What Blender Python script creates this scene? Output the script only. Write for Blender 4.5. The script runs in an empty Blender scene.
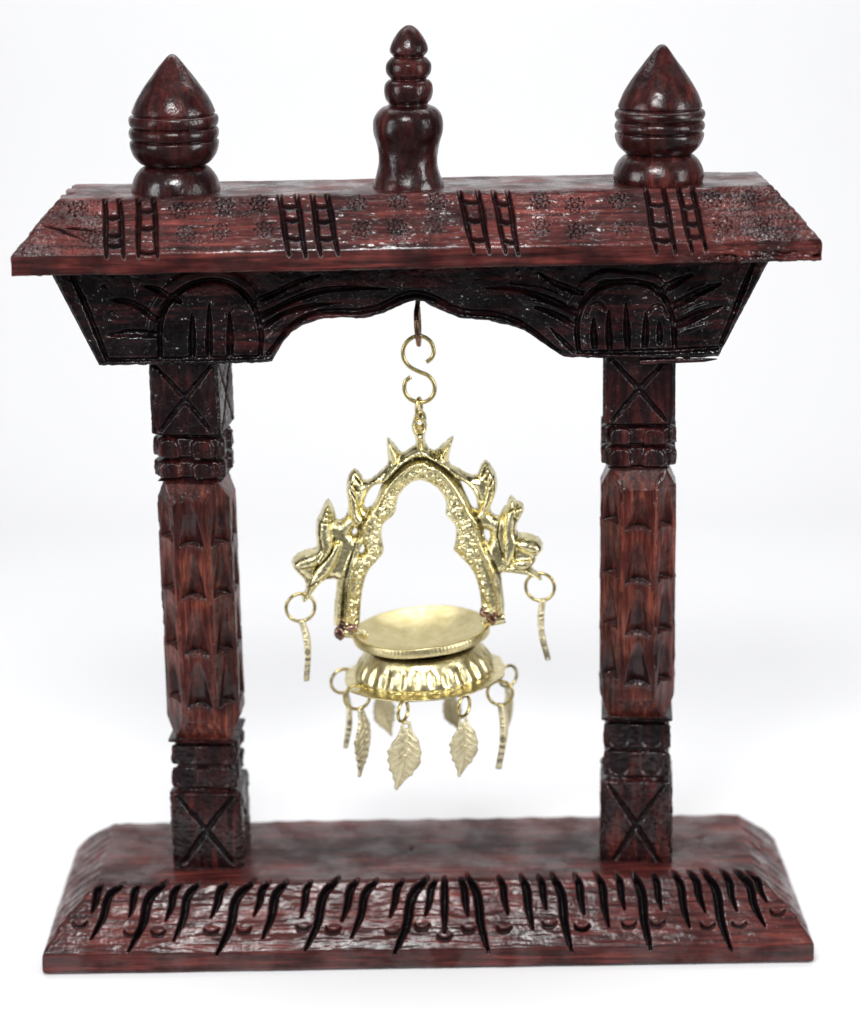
import bpy, math
import numpy as np
from mathutils import Matrix, Vector

K = 0.0003                      # metres per working unit (the gateway is about 22 cm wide)
PI = math.pi
scene = bpy.context.scene
COL = scene.collection

# ------------------------------------------------------------------ camera
CX, CY, CZ, PITCH, YAW, ROLL, FP = -5.0, -2155.1, 1022.9, 0.2764, -0.0075, 0.0124, 2400.0
R_ = np.array([math.cos(YAW), math.sin(YAW), 0.0])
F0 = np.array([-math.sin(YAW), math.cos(YAW), 0.0])
FW = math.cos(PITCH) * F0 + np.array([0, 0, -math.sin(PITCH)])
U_ = math.sin(PITCH) * F0 + np.array([0, 0, math.cos(PITCH)])
RC = math.cos(ROLL) * R_ - math.sin(ROLL) * U_
UC = math.sin(ROLL) * R_ + math.cos(ROLL) * U_
CAM = np.array([CX, CY, CZ])

def proj(P):
    d = np.asarray(P, float) - CAM
    f = d @ FW
    return 430.5 + FP * (d @ RC) / f, 512 - FP * (d @ UC) / f

def at(px, py, Y=0.0):
    """point of the plane y = Y seen at photo position (px, py)"""
    px = np.asarray(px, float); py = np.asarray(py, float)
    d = FW + ((px - 430.5) / FP)[..., None] * RC + ((512 - py) / FP)[..., None] * UC
    t = (Y - CAM[1]) / d[..., 1]
    return CAM + t[..., None] * d

# ------------------------------------------------------------------ noise, strokes
def vnoise(x, y, seed=0):
    xi = np.floor(x).astype(np.int64); yi = np.floor(y).astype(np.int64)
    xf = x - xi; yf = y - yi
    xf = xf * xf * (3 - 2 * xf); yf = yf * yf * (3 - 2 * yf)
    def h(a, b):
        n = (a * 374761393 + b * 668265263 + seed * 2246822519) & 0xFFFFFFFF
        n = ((n ^ (n >> 13)) * 1274126177) & 0xFFFFFFFF
        return ((n ^ (n >> 16)) & 0xFFFF) / 32768.0 - 1.0
    a = h(xi, yi); b = h(xi + 1, yi); c = h(xi, yi + 1); d = h(xi + 1, yi + 1)
    return (a * (1 - xf) + b * xf) * (1 - yf) + (c * (1 - xf) + d * xf) * yf

def fbm(x, y, seed=0, o=3):
    s = 0; a = 1.0
    for k in range(o):
        s = s + a * vnoise(x * 2 ** k + 17.3 * k, y * 2 ** k - 9.1 * k, seed + k); a *= 0.5
    return s

def smooth(t):
    t = np.clip(t, 0, 1)
    return t * t * (3 - 2 * t)

def resample(pts, n):
    """Catmull-Rom through rows of any width"""
    p = np.asarray(pts, float)
    if len(p) < 3:
        t = np.linspace(0, 1, n)[:, None]
        return p[0] * (1 - t) + p[-1] * t
    q = np.vstack([2 * p[0] - p[1], p, 2 * p[-1] - p[-2]])
    out = []
    for s in np.linspace(0, len(p) - 1 - 1e-9, n):
        i = int(s); t = s - i
        a, b, c, d = q[i], q[i + 1], q[i + 2], q[i + 3]
        out.append(0.5 * (2 * b + (c - a) * t + (2 * a - 5 * b + 4 * c - d) * t * t + (3 * b - a - 3 * c + d) * t ** 3))
    return np.array(out)

def stroke(X, Y, pts, r, taper=(1.0, 1.0), n=None, soft=1.0):
    """value 1 on the line, 0 at distance r; r swells in the middle of tapered strokes"""
    pts = np.asarray(pts, float)
    q = resample(pts, n or max(4, 3 * len(pts)))
    rmax = r + 1
    m = (X > q[:, 0].min() - rmax) & (X < q[:, 0].max() + rmax) & (Y > q[:, 1].min() - rmax) & (Y < q[:, 1].max() + rmax)
    out = np.zeros_like(X)
    if not m.any():
        return out
    x = X[m]; y = Y[m]; best = np.zeros_like(x)
    N = len(q) - 1
    for i in range(N):
        a = q[i]; b = q[i + 1]; d = b - a; L = max(d @ d, 1e-9)
        t = np.clip(((x - a[0]) * d[0] + (y - a[1]) * d[1]) / L, 0, 1)
        D = np.hypot(x - a[0] - t * d[0], y - a[1] - t * d[1])
        g = (i + t) / N
        w = r * (taper[0] * (1 - g) ** 2 + 2 * g * (1 - g) * 1.5 + taper[1] * g ** 2) / 1.25
        best = np.maximum(best, 1 - D / np.maximum(w, 0.05))
    best = np.clip(best * soft, 0, 1)
    out[m] = best
    return out

# ------------------------------------------------------------------ mesh building
def mesh_obj(name, V, Fq, mat, parent=None, attrs=None, flat=False):
    me = bpy.data.meshes.new(name)
    V = np.asarray(V, float).reshape(-1, 3)
    faces = [tuple(f) for f in Fq] if not isinstance(Fq, np.ndarray) else Fq
    if isinstance(faces, np.ndarray):
        n = len(faces); k = faces.shape[1]
        me.vertices.add(len(V)); me.vertices.foreach_set('co', V.ravel())
        me.loops.add(n * k); me.loops.foreach_set('vertex_index', faces.ravel().astype(np.int32))
        me.polygons.add(n); me.polygons.foreach_set('loop_start', np.arange(0, n * k, k, dtype=np.int32))
        me.update(calc_edges=True)
    else:
        me.from_pydata(V.tolist(), [], faces)
    me.validate()
    if not flat:
        me.polygons.foreach_set('use_smooth', np.ones(len(me.polygons), bool))
    for an, av in (attrs or {}).items():
        at_ = me.attributes.new(an, 'FLOAT', 'POINT')
        at_.data.foreach_set('value', np.asarray(av, np.float32).ravel())
    me.materials.append(mat)
    o = bpy.data.objects.new(name, me); COL.objects.link(o)
    if parent is not None: o.parent = parent
    return o

class MB:
    """collects pieces into ONE mesh"""
    def __init__(s): s.V = []; s.F = []; s.n = 0; s.A = []
    def add(s, V, F, a=None):
        V = np.asarray(V, float).reshape(-1, 3)
        s.V.append(V); s.A.append(np.zeros(len(V)) if a is None else np.asarray(a, float).ravel())
        s.F += [tuple(int(i) + s.n for i in f) for f in F]; s.n += len(V)
        return s
    def grid(s, P, cu=False, cv=False, a=None, flip=False):
        n, m = P.shape[:2]
        I = np.arange(n * m).reshape(n, m)
        iu = np.arange(n if cu else n - 1); iv = np.arange(m if cv else m - 1)
        A = I[np.ix_(iu, iv)]; B = I[np.ix_((iu + 1) % n, iv)]
        C = I[np.ix_((iu + 1) % n, (iv + 1) % m)]; D = I[np.ix_(iu, (iv + 1) % m)]
        F = np.stack([A, B, C, D] if not flip else [A, D, C, B], -1).reshape(-1, 4)
        return s.add(P, F, a)
    def build(s, name, mat, parent=None, worn=None, flat=False):
        at_ = {'stain_shade': np.concatenate(s.A)}
        if worn is not None: at_['worn'] = worn
        return mesh_obj(name, np.vstack(s.V), s.F, mat, parent, at_, flat)

def tube_grid(pts, r, n=60, seg=12, closed=False):
    p = resample(pts, n) if not closed else resample(np.vstack([pts, pts[:1]]), n + 1)[:-1]
    T = np.gradient(p, axis=0)
    if closed: T = np.roll(p, -1, 0) - np.roll(p, 1, 0)
    T /= np.linalg.norm(T, axis=1)[:, None] + 1e-12
    up = np.array([0, 1, 0.0]) if abs(T[0][1]) < 0.9 else np.array([1, 0, 0.0])
    N = up - (up @ T[0]) * T[0]; N /= np.linalg.norm(N)
    G = []
    rr = np.broadcast_to(np.asarray(r, float), (len(p),)) if np.ndim(r) == 0 else np.interp(np.linspace(0, 1, len(p)), np.linspace(0, 1, len(r)), r)
    for i in range(len(p)):
        N = N - (N @ T[i]) * T[i]; N /= np.linalg.norm(N)
        B = np.cross(T[i], N)
        th = np.linspace(0, 2 * PI, seg, endpoint=False)
        G.append(p[i] + rr[i] * (np.cos(th)[:, None] * N + np.sin(th)[:, None] * B))
    return np.array(G)

def add_tube(mb, pts, r, n=60, seg=12, closed=False):
    G = tube_grid(pts, r, n, seg, closed)
    mb.grid(G, cu=closed, cv=True)
    if not closed:
        k = mb.n - G.shape[0] * seg
        mb.F.append(tuple(k + i for i in range(seg))); mb.F.append(tuple(mb.n - 1 - i for i in range(seg)))
    return mb

def fill_plate(px_poly, holes, step, Yc, height, back=0.5):
    """cast relief traced as an outline: a grid clipped to the outline, front and back inflated by
    height(x, y, d) where d is the distance from the edge; returns MB"""
    polys = [np.asarray(p, float) for p in [px_poly] + list(holes)]
    allp = np.vstack(polys)
    x0, y0 = allp.min(0) - 3; x1, y1 = allp.max(0) + 3
    xs = np.arange(x0, x1, step); ys = np.arange(y0, y1, step)
    X, Y = np.meshgrid(xs, ys, indexing='ij')
    inside = np.zeros(X.shape, bool); best = np.full(X.shape, 1e9)
    NX = np.zeros_like(X); NY = np.zeros_like(Y)
    for p in polys:
        q = np.roll(p, -1, 0)
        for a, b in zip(p, q):
            c = ((a[1] > Y) != (b[1] > Y))
            with np.errstate(divide='ignore', invalid='ignore'):
                xi = (b[0] - a[0]) * (Y - a[1]) / (b[1] - a[1] + 1e-12) + a[0]
            inside ^= (c & (X < xi))
            d = b - a; L = max(d @ d, 1e-9)
            t = np.clip(((X - a[0]) * d[0] + (Y - a[1]) * d[1]) / L, 0, 1)
            qx = a[0] + t * d[0]; qy = a[1] + t * d[1]
            D = np.hypot(X - qx, Y - qy); m = D < best
            best[m] = D[m]; NX[m] = qx[m]; NY[m] = qy[m]
    keep = inside | (best < step * 0.75)
    snap = (~inside & keep) | (inside & (best < step * 0.3))
    X2 = np.where(snap, NX, X); Y2 = np.where(snap, NY, Y)
    d = np.where(snap, 0, best)
    H, S_ = height(X2, Y2, d)
    base = at(X2, Y2, Yc)
    n, m = X.shape
    q = keep[:-1, :-1] & keep[1:, :-1] & keep[1:, 1:] & keep[:-1, 1:]
    anyin = (inside & ~snap)
    q &= (anyin[:-1, :-1] | anyin[1:, :-1] | anyin[1:, 1:] | anyin[:-1, 1:])
    I = np.arange(n * m).reshape(n, m)
    Q = np.stack([I[:-1, :-1], I[:-1, 1:], I[1:, 1:], I[1:, :-1]], -1)[q]
    front = base.reshape(-1, 3).copy(); front[:, 1] -= H.ravel()
    bk = base.reshape(-1, 3).copy(); bk[:, 1] += back * np.minimum(H, 6).ravel() + np.where(d.ravel() > 0, 0.8, 0)
    sn = (d.ravel() <= 0)
    N = n * m
    # boundary vertices are shared between the two skins
    Qb = Q[:, ::-1].copy(); Qb = np.where(sn[Qb], Qb, Qb + N)
    V = np.vstack([front, bk]); F = np.vstack([Q[:, ::-1], Qb[:, ::-1]])
    used = np.unique(F); remap = np.full(2 * N, -1); remap[used] = np.arange(len(used))
    return V[used], remap[F], np.concatenate([S_.ravel(), S_.ravel()])[used]

# ------------------------------------------------------------------ materials
def nodes_of(m):
    m.use_nodes = True; t = m.node_tree; t.nodes.clear(); return t

def wood_material(name, dark, mid, light, grain=(0.02, 0.3, 0.3), rough=(0.22, 0.5), fine=0.35, lacquer=0.5, seed=0.0,
                  stain_shade=(0.005, 0.0035, 0.0045), hue=0.8, speck=0.6, dustc=(0.25, 0.17, 0.16), spec=0.10, bump=1.0, crough=0.12):
    m = bpy.data.materials.new(name); t = nodes_of(m); N = t.nodes.new; L = t.links.new
    out = N('ShaderNodeOutputMaterial'); b = N('ShaderNodeBsdfPrincipled'); L(b.outputs[0], out.inputs[0])
    tc = N('ShaderNodeTexCoord')
    base = N('ShaderNodeMapping'); base.inputs['Scale'].default_value = (1 / K,) * 3
    base.inputs['Location'].default_value = (seed * 91.7, seed * 37.1, seed * 53.3)
    L(tc.outputs['Object'], base.inputs[0])
    def noise(scale, detail=4, rough_=0.6, vec=None, dist=0.0):
        n = N('ShaderNodeTexNoise'); n.inputs['Scale'].default_value = scale; n.inputs['Detail'].default_value = detail
        n.inputs['Roughness'].default_value = rough_; n.inputs['Distortion'].default_value = dist
        L((vec or base).outputs[0], n.inputs['Vector']); return n
    gm = N('ShaderNodeMapping'); gm.inputs['Scale'].default_value = grain; L(base.outputs[0], gm.inputs[0])
    gr = noise(1.0, 5, 0.65, gm, 0.6)
    bl = noise(0.018, 3, 0.6)
    def ramp(src, stops):
        r = N('ShaderNodeValToRGB'); e = r.color_ramp.elements
        e[0].position = stops[0][0]; e[0].color = (*stops[0][1], 1); e[1].position = stops[-1][0]; e[1].color = (*stops[-1][1], 1)
        for p, c in stops[1:-1]:
            x = e.new(p); x.color = (*c, 1)
        L(src, r.inputs[0]); return r
    r1 = ramp(gr.outputs['Fac'], [(0.30, dark), (0.5, mid), (0.76, light)])
    r2 = ramp(bl.outputs['Fac'], [(0.40, (0.28, 0.24, 0.28)), (0.62, (1.35, 1.25, 1.15))])
    mx = N('ShaderNodeMix'); mx.data_type = 'RGBA'; mx.blend_type = 'MULTIPLY'; mx.inputs[0].default_value = hue
    L(r1.outputs[0], mx.inputs[6]); L(r2.outputs[0], mx.inputs[7])
    # pores: short dark flecks along the grain
    pm = N('ShaderNodeMapping'); pm.inputs['Scale'].default_value = tuple(6 * g for g in grain); L(base.outputs[0], pm.inputs[0])
    pn = noise(1.0, 3, 0.7, pm)
    rp = ramp(pn.outputs['Fac'], [(0.36, (0.25, 0.22, 0.24)), (0.47, (1, 1, 1))])
    m2 = N('ShaderNodeMix'); m2.data_type = 'RGBA'; m2.blend_type = 'MULTIPLY'; m2.inputs[0].default_value = 0.5
    L(mx.outputs[2], m2.inputs[6]); L(rp.outputs[0], m2.inputs[7])
    at_ = N('ShaderNodeAttribute'); at_.attribute_name = 'stain_shade'
    m3 = N('ShaderNodeMix'); m3.data_type = 'RGBA'; L(at_.outputs['Fac'], m3.inputs[0])
    L(m2.outputs[2], m3.inputs[6]); m3.inputs[7].default_value = (*stain_shade, 1)
    # worn specks where the finish has rubbed off
    sp = noise(0.55, 4, 0.75)
    rs = ramp(sp.outputs['Fac'], [(0.66, (0, 0, 0)), (0.74, (1, 1, 1))])
    ms = N('ShaderNodeMath'); ms.operation = 'MULTIPLY'; ms.inputs[1].default_value = speck; L(rs.outputs[0], ms.inputs[0])
    m4 = N('ShaderNodeMix'); m4.data_type = 'RGBA'; L(ms.outputs[0], m4.inputs[0])
    L(m3.outputs[2], m4.inputs[6]); m4.inputs[7].default_value = (*dustc, 1)
    L(m4.outputs[2], b.inputs['Base Color'])
    rn = noise(0.06, 5, 0.7)
    mr = N('ShaderNodeMapRange'); mr.inputs[1].default_value = 0.3; mr.inputs[2].default_value = 0.7
    mr.inputs[3].default_value = rough[0]; mr.inputs[4].default_value = rough[1]
    L(rn.outputs['Fac'], mr.inputs[0]); L(mr.outputs[0], b.inputs['Roughness'])
    b.inputs['Specular IOR Level'].default_value = spec
    gn = noise(0.03, 4, 0.65); gr2 = N('ShaderNodeMapRange'); gr2.inputs[1].default_value = 0.42; gr2.inputs[2].default_value = 0.60
    gr2.inputs[3].default_value = lacquer * 0.35; gr2.inputs[4].default_value = min(1.0, lacquer * 1.8)
    L(gn.outputs['Fac'], gr2.inputs[0]); inv = N('ShaderNodeMath'); inv.operation = 'MULTIPLY_ADD'; inv.inputs[1].default_value = -0.6; inv.inputs[2].default_value = 1.0
    L(at_.outputs['Fac'], inv.inputs[0]); cm = N('ShaderNodeMath'); cm.operation = 'MULTIPLY'; L(inv.outputs[0], cm.inputs[0]); L(gr2.outputs[0], cm.inputs[1])
    L(cm.outputs[0], b.inputs['Coat Weight']); b.inputs['Coat IOR'].default_value = 1.6; b.inputs['Coat Roughness'].default_value = crough
    # bump: coarse brush marks + grain + fine pits
    f1 = noise(0.13, 2, 0.45); f2 = noise(0.34, 1, 0.5)
    bp1 = N('ShaderNodeBump'); bp1.inputs['Strength'].default_value = min(1.0, fine * 1.5); bp1.inputs['Distance'].default_value = K * 3.2
    mk = noise(0.022, 2, 0.5); mks = N('ShaderNodeMapRange'); mks.inputs[1].default_value = 0.40; mks.inputs[2].default_value = 0.62
    mks.inputs[3].default_value = bump * 0.5; mks.inputs[4].default_value = bump * 1.5; L(mk.outputs['Fac'], mks.inputs[0])
    wa = N('ShaderNodeAttribute'); wa.attribute_name = 'worn'; wsum = N('ShaderNodeMath'); wsum.operation = 'ADD'; wsum.use_clamp = True
    L(wa.outputs['Fac'], wsum.inputs[0]); L(mks.outputs[0], wsum.inputs[1])
    L(wsum.outputs[0], bp1.inputs['Strength'])
    L(f1.outputs['Fac'], bp1.inputs['Height'])
    bp2 = N('ShaderNodeBump'); bp2.inputs['Strength'].default_value = min(1.0, fine * 1.8); bp2.inputs['Distance'].default_value = K * 1.7
    L(wsum.outputs[0], bp2.inputs['Strength']); L(f2.outputs['Fac'], bp2.inputs['Height']); L(bp1.outputs[0], bp2.inputs['Normal'])
    bp3 = N('ShaderNodeBump'); bp3.inputs['Strength'].default_value = 0.12; bp3.inputs['Distance'].default_value = K * 0.8
    L(pn.outputs['Fac'], bp3.inputs['Height']); L(bp2.outputs[0], bp3.inputs['Normal'])
    L(bp3.outputs[0], b.inputs['Normal']); L(bp3.outputs[0], b.inputs['Coat Normal'])
    return m

def metal_material(name, c1, c2, rough=(0.12, 0.35), fine=0.15, scale=0.25, tarnish=None, amount=0.0, metallic=1.0):
    m = bpy.data.materials.new(name); t = nodes_of(m); N = t.nodes.new; L = t.links.new
    out = N('ShaderNodeOutputMaterial'); b = N('ShaderNodeBsdfPrincipled'); L(b.outputs[0], out.inputs[0])
    b.inputs['Metallic'].default_value = metallic
    tc = N('ShaderNodeTexCoord'); base = N('ShaderNodeMapping'); base.inputs['Scale'].default_value = (1 / K,) * 3
    L(tc.outputs['Object'], base.inputs[0])
    def noise(scale, detail=4, r=0.6):
        n = N('ShaderNodeTexNoise'); n.inputs['Scale'].default_value = scale; n.inputs['Detail'].default_value = detail
        n.inputs['Roughness'].default_value = r; L(base.outputs[0], n.inputs['Vector']); return n
    n1 = noise(0.08); mx = N('ShaderNodeMix'); mx.data_type = 'RGBA'
    mx.inputs[6].default_value = (*c1, 1); mx.inputs[7].default_value = (*c2, 1)
    mr0 = N('ShaderNodeMapRange'); mr0.inputs[1].default_value = 0.35; mr0.inputs[2].default_value = 0.65
    L(n1.outputs['Fac'], mr0.inputs[0]); L(mr0.outputs[0], mx.inputs[0])
    col = mx.outputs[2]
    if tarnish:
        n3 = noise(0.22, 5, 0.7); r3 = N('ShaderNodeMapRange'); r3.inputs[1].default_value = 0.50; r3.inputs[2].default_value = 0.66
        r3.inputs[4].default_value = amount; L(n3.outputs['Fac'], r3.inputs[0])
        at_ = N('ShaderNodeAttribute'); at_.attribute_name = 'stain_shade'
        mxx = N('ShaderNodeMath'); mxx.operation = 'MAXIMUM'; L(r3.outputs[0], mxx.inputs[0]); L(at_.outputs['Fac'], mxx.inputs[1])
        m2 = N('ShaderNodeMix'); m2.data_type = 'RGBA'; L(mxx.outputs[0], m2.inputs[0]); L(col, m2.inputs[6])
        m2.inputs[7].default_value = (*tarnish, 1); col = m2.outputs[2]
    L(col, b.inputs['Base Color'])
    n2 = noise(0.15, 4); mr = N('ShaderNodeMapRange'); mr.inputs[1].default_value = 0.3; mr.inputs[2].default_value = 0.7
    mr.inputs[3].default_value = rough[0]; mr.inputs[4].default_value = rough[1]
    L(n2.outputs['Fac'], mr.inputs[0]); L(mr.outputs[0], b.inputs['Roughness'])
    n4 = noise(scale, 3); bp = N('ShaderNodeBump'); bp.inputs['Strength'].default_value = fine; bp.inputs['Distance'].default_value = K * 2
    L(n4.outputs['Fac'], bp.inputs['Height']); L(bp.outputs[0], b.inputs['Normal'])
    return m

RED = dict(dark=(0.012, 0.003, 0.0035), mid=(0.062, 0.0135, 0.0125), light=(0.20, 0.046, 0.038))
W_roof = wood_material('roof_wood', **RED, grain=(0.012, 0.22, 0.22), rough=(0.35, 0.6), fine=0.5, lacquer=0.42, seed=1, speck=0.3, bump=0.14, crough=0.15)
W_base = wood_material('base_wood', **RED, grain=(0.011, 0.20, 0.20), rough=(0.35, 0.6), fine=0.38, lacquer=0.4, seed=2, speck=0.25, bump=0.06, crough=0.19, hue=0.6)
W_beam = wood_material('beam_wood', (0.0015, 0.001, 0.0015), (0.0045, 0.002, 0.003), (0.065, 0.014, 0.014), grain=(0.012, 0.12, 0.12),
                       rough=(0.3, 0.55), fine=0.55, lacquer=0.28, seed=3, speck=0.06, spec=0.08, bump=0.30, dustc=(0.1, 0.07, 0.07))  # dark-stained beam, with some of its shade put into the colour
W_col = wood_material('column_wood', (0.016, 0.004, 0.004), (0.070, 0.016, 0.013), (0.26, 0.078, 0.047), grain=(0.20, 0.20, 0.014),
                      rough=(0.3, 0.55), fine=0.4, lacquer=0.3, seed=4, speck=0.2, bump=0.13)
W_cap = wood_material('capital_wood', (0.003, 0.0012, 0.0016), (0.016, 0.004, 0.005), (0.10, 0.021, 0.016), grain=(0.16, 0.16, 0.02),
                      rough=(0.3, 0.55), fine=0.5, lacquer=0.3, seed=5, speck=0.2, bump=0.32)
W_fin = wood_material('finial_wood', (0.012, 0.003, 0.0035), (0.034, 0.008, 0.008), (0.11, 0.025, 0.020), grain=(0.12, 0.12, 0.025),
                      rough=(0.18, 0.42), fine=0.35, lacquer=0.4, seed=6, speck=0.15, bump=0.13, crough=0.2)
BRASS = metal_material('brass', (0.77, 0.68, 0.36), (0.87, 0.79, 0.48), rough=(0.16, 0.34), fine=0.28, scale=0.24, tarnish=(0.085, 0.065, 0.028), amount=0.55)
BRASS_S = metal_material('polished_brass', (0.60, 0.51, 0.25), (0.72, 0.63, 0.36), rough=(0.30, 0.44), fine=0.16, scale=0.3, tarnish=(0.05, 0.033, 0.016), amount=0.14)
BRASS_T = metal_material('worn_brass', (0.66, 0.57, 0.30), (0.76, 0.68, 0.40), rough=(0.24, 0.40), fine=0.2, scale=0.24, tarnish=(0.085, 0.065, 0.028), amount=0.5)
BRASS_M = metal_material('dull_brass', (0.60, 0.52, 0.31), (0.74, 0.67, 0.45), rough=(0.32, 0.48), fine=0.35, scale=0.35, tarnish=(0.30, 0.24, 0.14), amount=0.45, metallic=0.8)
WIRE = metal_material('brass_wire', (0.50, 0.40, 0.16), (0.62, 0.52, 0.24), rough=(0.2, 0.35), fine=0.1, tarnish=(0.15, 0.10, 0.04), amount=0.4)
SOLDER = metal_material('copper_solder', (0.46, 0.30, 0.24), (0.15, 0.08, 0.06), rough=(0.12, 0.3), fine=0.3, tarnish=(0.05, 0.025, 0.02), amount=0.8)
IRON = metal_material('dark_wire', (0.06, 0.035, 0.035), (0.30, 0.17, 0.10), rough=(0.15, 0.4), fine=0.4, tarnish=(0.02, 0.012, 0.014), amount=0.8)

# ------------------------------------------------------------------ the wooden gateway
def empty(name, loc, label=None, cat=None):
    o = bpy.data.objects.new(name, None); COL.objects.link(o); o.location = loc
    o.empty_display_size = 0.02
    if label: o['label'] = label; o['category'] = cat
    return o

stand = empty('ornamental_gateway', (0, 0, 0), 'dark red-brown carved wooden gateway stand with two columns, beam and three finials', 'stand')

# --- a board with bevelled edges: rings shrinking upward, the front side sampled finely
def board(name, W, D, prof, cx, roll, z0, carve, mat, nf=860, ns=110, nb=260, skew=0.0, warp=None):
    """prof: list of (inset, z, samples to the next). carve(px, py, side, P) -> (depth along normal, stain)"""
    ins = []; zz = []
    for (a, b) in zip(prof[:-1], prof[1:]):
        for k in range(a[2]):
            t = k / a[2]; ins.append(a[0] + (b[0] - a[0]) * t); zz.append(a[1] + (b[1] - a[1]) * t)
    ins.append(prof[-1][0]); zz.append(prof[-1][1]); ins = np.array(ins); zz = np.array(zz)
    # round the profile corners a little
    for _ in range(2):
        i2 = ins.copy(); z2 = zz.copy()
        i2[1:-1] = (ins[:-2] + 2 * ins[1:-1] + ins[2:]) / 4; z2[1:-1] = (zz[:-2] + 2 * zz[1:-1] + zz[2:]) / 4
        ins, zz = i2, z2
    s = [np.stack([np.linspace(-1, 1, nf, endpoint=False), np.full(nf, -1.0), np.full(nf, 0)], 1),
         np.stack([np.full(ns, 1.0), np.linspace(-1, 1, ns, endpoint=False), np.full(ns, 1)], 1),
         np.stack([np.linspace(1, -1, nb, endpoint=False), np.full(nb, 1.0), np.full(nb, 2)], 1),
         np.stack([np.full(ns, -1.0), np.linspace(1, -1, ns, endpoint=False), np.full(ns, 3)], 1)]
    s = np.vstack(s)
    m = len(s); n = len(ins)
    P = np.zeros((n, m, 3))
    P[:, :, 0] = s[None, :, 0] * (W - ins[:, None]); P[:, :, 1] = s[None, :, 1] * np.maximum(D - ins[:, None], 0)
    P[:, :, 2] = zz[:, None]
    if warp: P = warp(P, s)
    x, z = P[:, :, 0].copy(), P[:, :, 2].copy()
    P[:, :, 0] = cx + x * math.cos(roll) - z * math.sin(roll)
    P[:, :, 2] = z0 + x * math.sin(roll) + z * math.cos(roll)
    # normals of the grid
    du = np.gradient(P, axis=0); dv = np.roll(P, -1, 1) - np.roll(P, 1, 1)
    Nn = np.cross(dv, du); Nn /= np.linalg.norm(Nn, axis=2)[:, :, None] + 1e-9
    for _ in range(2):
        Nn[1:-1] = (Nn[:-2] + 2 * Nn[1:-1] + Nn[2:]) / 4
    Nn /= np.linalg.norm(Nn, axis=2)[:, :, None] + 1e-9
    px, py = proj(P)
    side = np.broadcast_to(s[None, :, 2], px.shape)
    dep, st = carve(px, py, side, P, np.broadcast_to(ins[:, None], px.shape), np.broadcast_to(zz[:, None], px.shape))
    g = fbm(P[:, :, 0] * 0.03 + P[:, :, 1] * 0.021, P[:, :, 2] * 0.09 + P[:, :, 1] * 0.05, 5, 3) * 0.4
    P = P - Nn * (dep + g)[:, :, None]
    mb = MB(); mb.grid(P, cv=True, a=st)
    mb.F.append(tuple(range(m)))              # underside
    return mb.build(name, mat, stand, worn=WORN.pop(name).ravel() if name in WORN else None)

WORN = {}
# base board ---------------------------------------------------------
BS = []      # carved flame strokes on the front bevel: (top x, top y, bottom x, bottom y, half width)
def z6(x, y): return 30 + x / 2.87, 800 + y / 2.87
def z7(x, y): return 300 + x / 2.87, 800 + y / 2.87
def z8(x, y): return 560 + x / 2.86, 800 + y / 2.86
for f, lst in ((z6, [(205, 250, 178, 322), (268, 245, 175, 397), (312, 248, 285, 335), (390, 240, 283, 432), (432, 245, 390, 345),
                     (485, 242, 413, 402), (568, 240, 520, 335), (640, 238, 535, 445), (685, 240, 643, 330), (735, 240, 668, 395), (805, 240, 778, 335)]),
               (z7, [(110, 230, 15, 430), (165, 235, 120, 345), (220, 235, 148, 392), (295, 235, 258, 335), (365, 228, 270, 442),
                     (390, 235, 360, 330), (415, 228, 415, 378), (462, 232, 482, 330), (480, 222, 542, 440), (570, 225, 597, 325), (635, 222, 668, 368), (685, 222, 707, 312), (725, 220, 780, 435), (790, 220, 815, 325)]),
               (z8, [(105, 215, 140, 360), (160, 215, 185, 312), (210, 215, 260, 428), (265, 215, 290, 312), (325, 212, 370, 362),
                     (370, 212, 415, 318), (410, 208, 490, 430), (465, 210, 505, 315), (505, 210, 585, 358), (540, 212, 592, 290)])):
    for a in lst:
        BS.append((*f(a[0], a[1]), *f(a[2], a[3])))
BD = [z6(*p) for p in ((143, 355), (290, 380), (368, 380), (520, 375), (613, 372), (785, 365))] + \
     [z7(*p) for p in ((95, 372), (265, 378), (350, 362), (415, 392), (485, 368), (585, 368), (715, 355), (810, 365))] + \
     [z8(*p) for p in ((62, 362), (197, 355), (278, 352), (422, 358), (512, 355), (622, 320))]

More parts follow.
